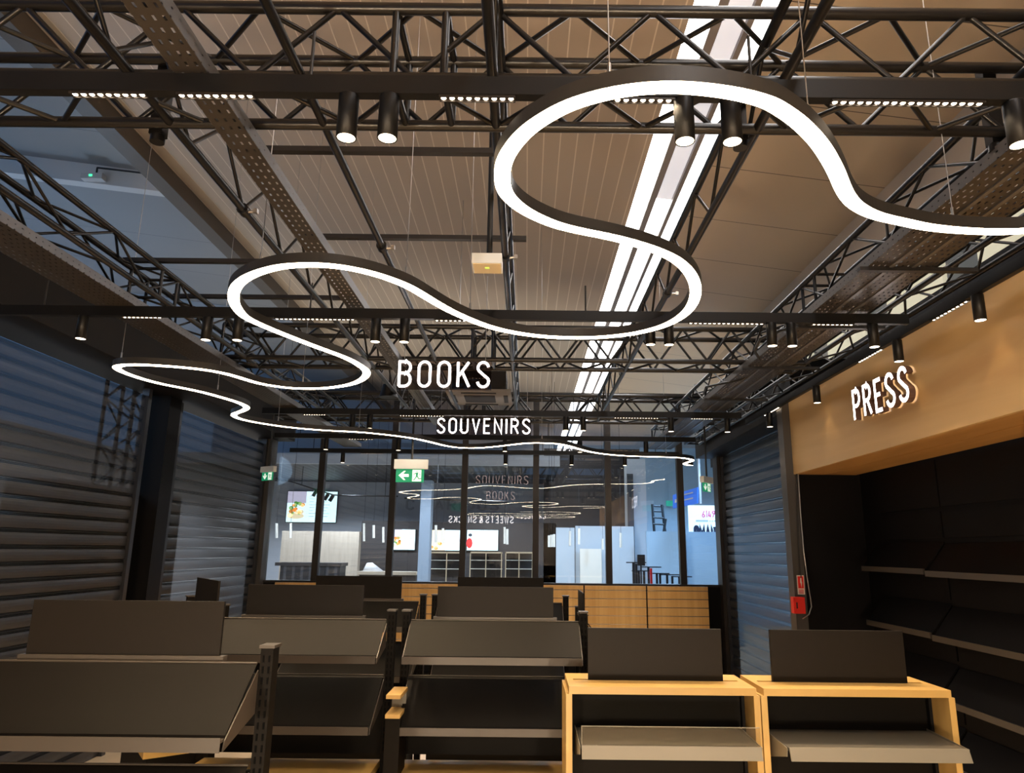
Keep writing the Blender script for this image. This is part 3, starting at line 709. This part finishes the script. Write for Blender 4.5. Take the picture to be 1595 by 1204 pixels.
# ------------------------------------------------------------------ gondolas
def gondola_parts(t, header=True):
    """black metal display bay, origin at floor under the middle of its back plane, facing -y"""
    for s in (-1, 1):
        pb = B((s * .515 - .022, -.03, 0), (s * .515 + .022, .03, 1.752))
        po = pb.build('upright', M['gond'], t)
        B((s * .515 - .027, -.036, 1.752), (s * .515 + .027, .036, 1.762)).build('cap', M['gond_edge'], po)
        sl = MB()
        for k in range(22):
            for dx in (-.010, .010): sl.box((s * .515 + dx - .0035, -.0315, .95 + k * .036), (s * .515 + dx + .0035, -.0295, .972 + k * .036))
        sl.build('slot_row', M['pit'], po)
    def tier(z1, z0, y0, lip):
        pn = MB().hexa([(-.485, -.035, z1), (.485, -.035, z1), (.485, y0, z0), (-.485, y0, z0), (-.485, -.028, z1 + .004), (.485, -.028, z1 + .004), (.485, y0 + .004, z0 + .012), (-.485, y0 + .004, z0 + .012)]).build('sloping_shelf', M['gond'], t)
        MB().box((-.485, y0 - .03, z0 - .004), (.485, y0, z0 + .004)).box((-.485, y0 - .034, z0 - .030), (.485, y0 - .03, z0 + .012)).build('lip', M['gond_edge'], pn)
        MB().cyl((-.485, -.033, z1 + .003), (.485, -.033, z1 + .003), .004, 6).build('top_rail', M['gond_edge'], pn)
        for s in (-1, 1):
            MB().prism([(s * .487, -.03, z1 - .02), (s * .487, -.03, z1 - .16), (s * .487, y0 - .02, z0 - .03), (s * .487, y0 - .01, z0)], (.004 * s, 0, 0)).build('bracket', M['gond_edge'], pn)
    tier(1.70, 1.512, -.26, .04)
    tier(1.375, 1.15, -.34, .04)
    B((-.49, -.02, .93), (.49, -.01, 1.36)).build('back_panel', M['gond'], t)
    if header:
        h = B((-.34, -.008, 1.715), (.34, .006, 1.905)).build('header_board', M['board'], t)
        B((-.36, -.02, 1.705), (.36, .016, 1.722)).build('holder', M['gond_edge'], h)
    B((-.49, -.37, .86), (.49, -.02, .90)).build('deck', M['oak_h'], t)
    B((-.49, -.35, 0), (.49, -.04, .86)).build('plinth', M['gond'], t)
proto = thing('display_gondola', 'nearest black display gondola at lower left with a wide header board', 'display shelf', (0, 0, 0), 'black sloping display gondolas')
gondola_parts(proto)
proto.location = (-1.415, 2.66, .005); proto.rotation_euler = (0, 0, .0)
for (x, y, k, lab) in ((-1.37, 4.62, 1.06, 'black display gondola behind the nearest one, left of the narrow gap'),
                       (-.187, 4.62, 1.06, 'black display gondola in the middle, left of the oak stands'),
                       (-1.40, 6.2, 1.06, 'black display gondola in the third row at left'),
                       (-.21, 6.2, 1.06, 'black display gondola in the third row behind the middle one'),
                       (-2.28, 5.3, 1.0, 'black display gondola standing askew near the left shutters')):
    o = dup(proto); o.location = (x, y, 0); o.scale = (k, k, .984); o['label'] = lab
    if k == 1.0: o.rotation_euler = (0, 0, -.95)
o = dup(proto); o.location = (.42, 5.62, 0); o.rotation_euler = (0, 0, math.pi / 2); o.scale = (.75, .6, .945)
o['label'] = 'smaller black display gondola turned sideways, edge on behind the first oak stand'
# oak framed stands
def oak_stand(lab, acrylic):
    t = thing('oak_display_stand', lab, 'display stand', (0, 0, 0), 'oak framed display stands')
    D = .42
    top = MB()
    top.box((-.49, 0, 1.405), (.49, .20, 1.44)).box((-.49, .235, 1.405), (.49, D, 1.44)).box((-.49, .20, 1.405), (-.455, .235, 1.44)).box((.455, .20, 1.405), (.49, .235, 1.44))
    top.build('top_board', M['oak_h'], t)
    for s in (-1, 1): B((s * .49 - .016, 0, 0), (s * .49 + .016, D, 1.405)).build('side_board', M['oak'], t)
    B((-.474, .205, .1), (.474, .23, 1.40)).build('back_panel', M['gond'], t)
    for s in (-1, 1): B((s * .465 - .008, .17, .1), (s * .465 + .008, .2, 1.39)).build('slotted_rail', M['wall_black'], t)
    hb = B((-.372, .207, 1.40), (.372, .228, 1.70)).build('header_board', M['board'], t)
    z = 1.19
    shf = MB().box((-.44, -.18, z + .005), (.44, .2, z + .02)).build('shelf', M['shelf_top'], t)
    MB().hexa([(-.44, -.215, z - .03), (.44, -.215, z - .03), (.44, -.205, z - .03), (-.44, -.205, z - .03), (-.44, -.19, z + .024), (.44, -.19, z + .024), (.44, -.18, z + .024), (-.44, -.18, z + .024)]).build('price_rail', M['ledge'], shf)
    for s in (-1, 1): MB().prism([(s * .445, .2, z + .03), (s * .445, .2, z - .11), (s * .445, -.17, z - .02), (s * .445, -.18, z + .02)], (.004 * s, 0, 0)).build('bracket', M['ledge'], shf)
    if acrylic: B((-.44, -.182, z + .024), (.44, -.178, z + .105)).build('acrylic_guard', M['acrylic'], shf); MB().box((-.44, -.1825, z + .104), (.44, -.1775, z + .107)).box((-.44, -.1825, z + .024), (-.437, -.1775, z + .104)).build('guard_edge', M['ledge'], shf)
    B((-.474, 0, .1), (.474, .4, .14)).build('bottom_board', M['oak_h'], t)
    return t
o = oak_stand('oak framed display stand with a clear guard on its shelf', True); o.location = (.69, 3.8, 0); o.scale = (.955, .95, .999)
o = oak_stand('oak framed display stand at right without a clear guard', False); o.location = (1.662, 3.8, 0); o.scale = (.955, .95, .999)
# slatwall units along the glass sill
xs = [at_y(px, 940, 11.65).x for px in (424, 521, 618, 715, 812, 910, 1008, 1105)]
pos7 = ['at the far left end', 'second from the left', 'third from the left', 'fourth from the left', 'third from the right', 'second from the right', 'at the far right end']
for k in range(7):
    x0, x1 = xs[k] + .012, xs[k + 1] - .012
    t = thing('slatwall_unit', 'wooden slatwall panel under the glazing, %s' % pos7[k], 'slatwall', ((x0 + x1) / 2, 11.7, 0), 'slatwall units below the glazing')
    mb = MB()
    z1 = 1.565
    for j in range(9): mb.box((x0, 11.66, z1 - .062 - j * .128 - (0 if j else 0)), (x1, 11.69, z1 if j == 0 else z1 - .066 - (j - 1) * .128 - .012 + .004))
    mb.build('slat_panel', M['slat'], t)
    al = MB()
    for j in range(8): al.box((x0, 11.664, z1 - .074 - j * .128), (x1, 11.672, z1 - .062 - j * .128))
    al.build('slot_insert', M['alu'], t)
    B((x0, 11.69, 0), (x1, 11.74, z1 - .02)).build('backing', M['wall_black'], t)
    B((x0, 11.3, 0), (x1, 11.655, .25)).build('base', M['gond'], t)
# bits between the middle gondolas
q = at_y(612, 1098, 4.2)
t = thing('oak_box', 'small oak box unit seen in the gap between two gondolas', 'box', (q.x, q.y, q.z))
B((q.x - .04, q.y, q.z - .07), (q.x + .04, q.y + .25, q.z - .05)).build('board', M['oak_h'], t); B((q.x - .04, q.y, q.z + .03), (q.x + .04, q.y + .25, q.z + .05)).build('board', M['oak_h'], t)
B((q.x - .04, q.y + .2, q.z - .05), (q.x + .04, q.y + .25, q.z + .03)).build('back_panel', M['ledge'], t)
B((q.x - .04, q.y + .02, 0), (q.x + .04, q.y + .25, q.z - .07)).build('pedestal', M['gond'], t)

# ------------------------------------------------------------------ beyond the glass
def pane(px0, py0, px1, py1, y, dep=.06):
    a, b = at_y(px0, py1, y), at_y(px1, py0, y)
    if py1 > 939: a.z = 0
    return B((a.x, y, a.z), (b.x, y + dep, b.z))
YB = 24.0
struct(pane(300, 620, 862, 960, YB), 'wall_back', M['fc_wall'])
struct(B((-9.5, 18.6, 4.25), (at_y(872, 740, 18.6).x, 18.7, 4.52)), 'trim_10', M['fc_wall'])
struct(B((-9.5, 18.7, 4.27), (at_y(872, 740, 18.6).x, 24, 4.33)), 'ceiling', M['fc_grille'])
struct(pane(846, 700, 1006, 960, 23.0), 'wall_back', M['fc_dark'])
struct(pane(1003, 700, 1260, 960, 22.0), 'wall_back', M['fc_bluelit'])
struct(pane(981, 715, 1005, 960, 18.0, .5), 'trim_11', M['fc_white'])
struct(pane(430, 828, 560, 940, 21.6, .3), 'wall_back', M['fc_wood'])
struct(pane(556, 812, 668, 940, 23.0, .2), 'wall_back', M['fc_dark'])
struct(pane(668, 815, 866, 940, 23.0, .2), 'wall_back', M['fc_dark'])
struct(pane(648, 748, 673, 940, 17.0, .4), 'trim_12', M['column'])
def screen(lab, x0, y0, x1, y1, Y, kind):
    a, b = at_y(x0, y1, Y), at_y(x1, y0, Y); w0 = b.x - a.x; h0 = b.z - a.z
    t = thing('menu_screen', lab, 'screen', ((a.x + b.x) / 2, Y, a.z), 'glowing menu screens beyond the glass')
    B((a.x - .02, Y, a.z - .02), (b.x + .02, Y + .06, b.z + .02)).build('bezel', M['bezel'], t)
    B((a.x, Y - .004, a.z), (b.x, Y, b.z)).build('display', M['screen'], t)
    def disc(u, v, r, m, nm, sq=.8):
        c = Vector((a.x + u * w0, Y - .008, a.z + v * h0))
        MB().prism([c + Vector((math.cos(q * .5236) * r * h0, 0, math.sin(q * .5236) * r * sq * h0)) for q in range(12)], (0, .003, 0)).build(nm, m, t)
    rnd = random.Random(x0)
    if kind == 'dish':
        B((a.x, Y - .006, a.z + .62 * h0), (a.x + .38 * w0, Y - .004, b.z)).build('photo', M['screen_photo'], t)
        disc(.19, .2, .28, M['food3'], 'dish', .35)
        for q in range(22): disc(.07 + .25 * rnd.random(), .22 + .42 * rnd.random(), .05 + .04 * rnd.random(), rnd.choice((M['food1'], M['food1'], M['food3'], M['food2'])), 'dish')
        for q in range(3): disc(.15 + .14 * rnd.random(), .55 + .12 * rnd.random(), .06, M['food2'], 'dish')
        for c0 in (.45, .72):
            for q in range(8): B((a.x + c0 * w0, Y - .006, b.z - (.14 + q * .095) * h0 - .012), (a.x + (c0 + .14 - .03 * (q % 3)) * w0, Y - .004, b.z - (.14 + q * .095) * h0)).build('text_line', M['inkgrey'], t)
    elif kind == 'photo':
        B((a.x, Y - .006, a.z), (a.x + .45 * w0, Y - .004, b.z)).build('photo', M['food3'], t)
        for q in range(8): disc(.06 + .3 * rnd.random(), .1 + .3 * rnd.random(), .1, rnd.choice((M['food1'], M['food3'])), 'dish')
        disc(.7, .5, .3, M['screen_photo'], 'dish')
    else:
        disc(.08, .35, .16, M['food_red'], 'dish', 1.6); disc(.1, .75, .10, M['ink'], 'dish')
    return t
screen('large menu screen with a pasta dish at left beyond the glass', 445, 766, 526, 813, 23.92, 'dish')
screen('menu screen with a dish left of the pale column', 612, 825, 647, 856, 22.92, 'dish')
screen('menu screen with a blurred photo right of the pale column', 668, 826, 724, 857, 22.92, 'photo')
screen('menu screen with a red detail at right of the row', 727, 826, 776, 857, 22.92, 'red')
# raised wall lettering and menu wall
t = thing('wall_lettering', 'raised grey capital letters on the grey wall beyond the glass', 'lettering', at_y(630, 795, YB))
a = at_y(633, 793, YB - .03); b = at_y(776, 781, YB - .03)
xx = 0
sign_text(t, 'C VARIOUS', a, RX, RU, RN, .30, b.x - a.x, .2, .05, [M['letter_grey'], M['ink']])
# pendants
pend = ((431, 815, 838), (453, 815, 838), (567, 815, 843), (582, 818, 838), (597, 821, 845), (679, 818, 845), (690, 823, 846), (786, 821, 847), (790, 824, 848), (855, 834, 852), (859, 833, 852), (863, 832, 852), (888, 827, 850), (902, 823, 848), (939, 839, 856), (967, 830, 853))
for k, (px, y0, y1) in enumerate(pend):
    Yp = 15.5 + (k * 37 % 5) * .5
    a, b = at_y(px, y1, Yp), at_y(px, y0, Yp)
    t = thing('tube_pendant', '%s slim white tube pendant from the left beyond the glass' % (ORD + ['thirteenth', 'fourteenth', 'fifteenth', 'sixteenth'])[k], 'pendant light', a, 'white tube pendants')
    MB().cyl(a, b, .028, 12).build('tube', M['pendant'], t)
    MB().cyl(b, (b.x, b.y, 4.2 if b.x < .8 and Yp > 18 else 6.1 - .13 * b.x), .004, 5).build('cord', M['cable'], t)
# track lights under the grille
t = thing('track_light', 'bent black track with small spots before the left menu screen', 'track light', at_y(500, 766, 19.5))
tube_path([at_y(*q, 19.5) for q in ((425, 744), (460, 752), (493, 763), (520, 771), (545, 772), (620, 773))], .018).build('track', M['cable'], t)
MB().cyl(at_y(470, 755, 19.5), at_y(470, 755, 19.5) + Vector((0, 0, .55)), .01, 6).cyl(at_y(600, 773, 19.5), at_y(600, 773, 19.5) + Vector((0, 0, .9)), .01, 6).build('hanger', M['cable'], t)
for px, py in ((490, 768), (508, 774), (516, 776)):
    c = at_y(px, py, 19.45); MB().cyl(c + Vector((-.04, 0, -.08)), c + Vector((.05, 0, .08)), .05, 10).build('spot_head', M['cable'], t)
t = tag(MB().cyl(at_y(630, 776, 20), at_y(850, 784, 20), .02, 8).build('black_track', M['cable']), 'thin straight black track in front of the raised grey letters', 'track light')
# counters and cabinets
t = thing('serving_counter', 'long pale serving counter edge beyond the glass at left', 'counter', at_y(590, 900, 20))
pane(556, 891, 648, 895, 20.0, .6).build('worktop', M['counter'], t); pane(556, 895, 648, 960, 20.1, .5).build('front', M['fc_dark'], t)
t = thing('service_counter', 'dark low counter beyond the glass at far left', 'counter', at_y(480, 895, 19.0))
pane(428, 877, 532, 881, 19.0, .7).build('worktop', M['fc_dark'], t); pane(430, 881, 530, 960, 19.05, .6).build('front', M['fc_grille'], t)
a = at_y(580, 891, 20.2)
tag(MB().add([(a.x - .28, a.y, a.z), (a.x + .28, a.y, a.z), (a.x + .28, a.y + .3, a.z), (a.x - .28, a.y + .3, a.z), (a.x - .18, a.y + .06, a.z + .24), (a.x - .06, a.y + .06, a.z + .25), (a.x - .06, a.y + .2, a.z + .25), (a.x - .18, a.y + .2, a.z + .24)],
             [(0, 3, 2, 1), (4, 5, 6, 7), (0, 1, 5, 4), (1, 2, 6, 5), (2, 3, 7, 6), (3, 0, 4, 7)], True).build('covered_bundle', M['cloth']), 'white covered bundle lying on the serving counter beyond the glass', 'bundle')
for k, (x0, x1, lab) in enumerate(((667, 722, 'pale framed glass display cabinet right of the pale column'), (730, 782, 'pale framed display cabinet in the middle beyond the glass'), (786, 830, 'pale framed display cabinet at right of the row'))):
    Yc = 19.0; a, b = at_y(x0, 935, Yc), at_y(x1, 860, Yc); a.z = 0
    t = thing('display_cabinet', lab, 'cabinet', (a.x, Yc, a.z), 'framed display cabinets beyond the glass')
    fr = MB(); e = .035
    fr.box((a.x, Yc, b.z - e), (b.x, Yc + .5, b.z)); fr.build('top_rail', M['oakpale'], t)
    for x in (a.x, (a.x + b.x) / 2 - .01, b.x - e * .6): B((x, Yc, a.z), (x + e * .6, Yc + .04, b.z)).build('upright', M['oakpale'], t)
    for z_ in (b.z - .22, b.z - .44): B((a.x, Yc + .1, z_), (b.x, Yc + .45, z_ + .012)).build('shelf', M['pendant'], t)
    B((a.x, Yc + .46, a.z), (b.x, Yc + .5, b.z)).build('back', M['fc_dark'], t)
# hoarding pods, right side
hd = thing('hoarding', 'pale blue white hoarding panels beyond the glass at right', 'hoarding', at_y(920, 900, 17.5))
pane(866, 822, 895, 960, 17.5).build('panel', M['fc_white'], hd); pane(897, 820, 987, 960, 17.55).build('panel', M['fc_white'], hd); pane(904, 855, 937, 960, 17.4, .05).build('panel', M['pendant'], hd)
h2 = tag(pane(1010, 828, 1066, 960, 17.0).build('hoarding', M['fc_bluelit']), 'blue hoarding wall below the ladder beyond the glass', 'hoarding')
h3 = tag(pane(1074, 829, 1150, 960, 17.2, .3).build('hoarding', M['fc_bluelit']), 'blue hoarding block below the poster at right', 'hoarding')
tag(pane(981, 738, 986, 940, 17.9, .08).build('steel_post', M['steel']), 'slim dark post beside the pale pier beyond the glass', 'post')
t = thing('step_ladder', 'dark step ladder leaning behind the blue hoarding', 'ladder', at_y(1025, 828, 19.0))
for q in ((1016, 785, 1019, 828), (1031, 786, 1036, 828), (1037, 808, 1034, 828), (1019, 828, 1022, 958), (1036, 828, 1037, 958)): MB().cyl(at_y(q[0], q[1], 19), at_y(q[2], q[3], 19.1), .035, 6).build('stile', M['steel'], t)
for y in (788, 796, 806, 816): MB().cyl(at_y(1017, y, 19.03), at_y(1034, y + 1, 19.03), .025, 6).build('rung', M['steel'], t)
t = thing('wayfinding_sign', 'blue hanging wayfinding sign beyond the glass at right', 'sign', at_y(1070, 790, 16.5))
A0, A1, B0, B1 = at_y(1048, 792, 17.4), at_y(1048, 771, 17.4), at_y(1086, 784, 15.6), at_y(1086, 759, 15.6)
MB().quad([A0, B0, B1, A1], .10, (.3, .25, 0)).build('board', M['bluesign'], t)
MB().quad([A0.lerp(B0, k) + (A1 - A0).normalized() * hh + Vector((-.01, -.02, 0)) for k, hh in ((.1, .12), (.2, .12), (.2, .2), (.1, .2))], .005, (.3, .25, 0)).build('pictogram', M['redw'], t)
for k in range(2): MB().quad([A0.lerp(B0, s_) + (A1 - A0).normalized() * hh + Vector((-.01, -.02, 0)) for s_, hh in ((.35, .12 + k * .12), (.85, .12 + k * .12), (.85, .15 + k * .12), (.35, .15 + k * .12))], .005, (.3, .25, 0)).build('text_line', M['signgrey'], t)
MB().cyl((B1.x + .08, B1.y + .1, B0.z), (B1.x + .08, B1.y + .1, 5.8), .03, 8).build('pole', M['signgrey'], t)
tag(pane(1038, 780, 1049, 788, 21.8).build('green_sign', M['greensign']), 'small green sign on the blue lit wall left of the blue sign', 'sign')
t = thing('poster_screen', 'bright poster reading 6149 at right beyond the glass', 'poster', at_y(1100, 828, 18.5))
a, b = at_y(1074, 828.5, 18.5), at_y(1130, 787.5, 18.5)
B((a.x, 18.5, a.z), (b.x, 18.58, b.z)).build('panel', M['poster'], t); B((a.x + .2, 18.52, 0), (b.x - .2, 18.56, a.z)).build('stand', M['signgrey'], t)
def ptext(txt, x0, yb, x1, yt, m, th):
    o_ = at_y(x0, yb, 18.49); e_ = at_y(x1, yt, 18.49)
    sign_text(t, txt, o_, RX, RU, RN, e_.z - o_.z, e_.x - o_.x, th, .004, [m, m])
ptext('6149', 1094, 805.5, 1113, 796, M['magenta'], .15)
ptext('OMAN', 1083, 838, 1113, 820.5, M['navy'], .26)
for k in range(5):
    q = at_y(1106 + k * 3.6, 811.5, 18.49); MB().box((q.x - .015, 18.49, q.z - .015), (q.x + .015, 18.5, q.z + .015)).build('star', M['inkgrey'], t)
q0, q1 = at_y(1084, 812.5, 18.49), at_y(1103, 810, 18.49); MB().box((q0.x, 18.49, q0.z), (q1.x, 18.5, q1.z)).build('text_line', M['inkgrey'], t)
# belt barrier posts
for k, (px, y0) in enumerate(((986.5, 877), (991, 878), (995, 890), (1003, 890), (1010, 884), (1014, 885), (1023, 894), (1028, 894), (1039, 896), (1047, 897), (1058, 899))):
    Yp = 14.2 + .1 * (k % 4); a = at_y(px, y0, Yp); 
    t = thing('barrier_post', '%s belt barrier post from the left beyond the glass' % ORD[k], 'barrier post', (a.x, Yp, 0), 'belt barrier posts')
    MB().cyl((a.x, Yp, 0), (a.x, Yp, a.z), .024, 10).build('post', M['red'] if k == 5 else M['belt'], t)
    MB().cyl((a.x, Yp, 0), (a.x, Yp, .03), .045, 16).build('foot', M['belt'], t)
    if k % 2 == 0: MB().box((a.x - .14, Yp - .01, a.z - .0), (a.x + .25, Yp + .01, a.z + .02)).build('belt', M['belt'], t)
q = at_y(998.5, 880, 14.0)
t = thing('notice_stand', 'dark notice board on the barrier posts beyond the glass', 'notice', q)
pane(993, 864, 1004.5, 881, 14.0, .02).build('board', M['belt'], t); MB().cyl((q.x, 14.01, 0), (q.x, 14.01, q.z), .015, 8).build('stem', M['belt'], t)

# ------------------------------------------------------------------ lights
def light(kind, name, loc, e, col, **k):
    d = bpy.data.lights.new(name, kind); d.energy = e; d.color = col
    for a, v in k.items(): setattr(d, a, v)
    o = bpy.data.objects.new(name, d); C.objects.link(o); o.location = loc; return o
for (x, y, z) in SPOTS:
    light('SPOT', 'spot_beam', (x, y, z - .17), 1.5 if abs(x - 2.74) < .001 else 60 if y < 9 else 40, (1, .72, .42), spot_size=1.5, spot_blend=.6, shadow_soft_size=.03)
for x, y in ((-1.9, 2.21), (-1.5, 2.21), (-.3, 2.21), (.5, 2.21), (1.6, 2.21), (-1.4, 4.7), (-.3, 4.7), (1.2, 4.7)):
    light('SPOT', 'module_beam', (x, y, ZT - .03), 60, (1, .76, .48), spot_size=1.7, spot_blend=.7, shadow_soft_size=.05)
for x, y, z, e in ((-5.5, 15, 4.1, 400), (-2, 15, 4.1, 400), (1.2, 14.8, 4.1, 270), (-5, 20.5, 4.1, 520), (-1, 20.5, 4.1, 480), (-7, 20, 4.1, 300)):
    light('SPOT', 'hall_fill', (x, y, z), e, (.86, .92, 1), spot_size=2.7, spot_blend=.4, shadow_soft_size=.2)  # added fill for the hall beyond the glass, tied to no fitting
for x, y, z, e in ((4.2, 14.2, 4.5, 470), (5.8, 18, 4.5, 520), (3.6, 18.5, 4.5, 300)):
    light('SPOT', 'daylight_fill', (x, y, z), e, (.45, .70, 1), spot_size=2.8, spot_blend=.4, shadow_soft_size=.3)  # added blue fill standing in for daylight on the right
for x, y, z, e in ((-7, 4, 4.2, 70), (-7, 10, 4.2, 70)):
    light('POINT', 'daylight_fill', (x, y, z), e, (.45, .70, 1), shadow_soft_size=.4)  # more added blue fill, outside the left shutters, no fitting there
for x, y, z in ((-1.8, -2.2, .6), (1.2, -2.2, .6), (-.3, -4.6, .6)):
    light('POINT', 'rear_fill', (x, y, z), 290, (1, .79, .56), shadow_soft_size=.15)  # unseen fill added low behind the camera to brighten the ceiling
wd = bpy.data.worlds.new('daylight'); bpy.context.scene.world = wd; wd.use_nodes = True
wd.node_tree.nodes['Background'].inputs[0].default_value = (.22, .42, .78, 1); wd.node_tree.nodes['Background'].inputs[1].default_value = .5

# ------------------------------------------------------------------ camera
cd = bpy.data.cameras.new('camera'); cam = bpy.data.objects.new('camera', cd); C.objects.link(cam)
cd.sensor_fit = 'HORIZONTAL'; cd.sensor_width = 36; cd.lens = F / W * 36; cd.clip_start = .05
cd.shift_x = -(CX - W / 2) / W; cd.shift_y = 0
R_ = Matrix.Rotation(math.pi / 2 + PITCH, 4, 'X') @ Matrix.Rotation(ROLL, 4, 'Z')
cam.matrix_world = Matrix.Translation((0, 0, CZ)) @ R_
sc = bpy.context.scene; sc.camera = cam
sc.view_settings.view_transform = 'Standard'; sc.view_settings.look = 'None'; sc.view_settings.gamma = 1; sc.view_settings.exposure = .25
sc.view_settings.use_curve_mapping = False
sc.cycles.max_bounces = 8; sc.cycles.transparent_max_bounces = 24; sc.cycles.sample_clamp_indirect = 6
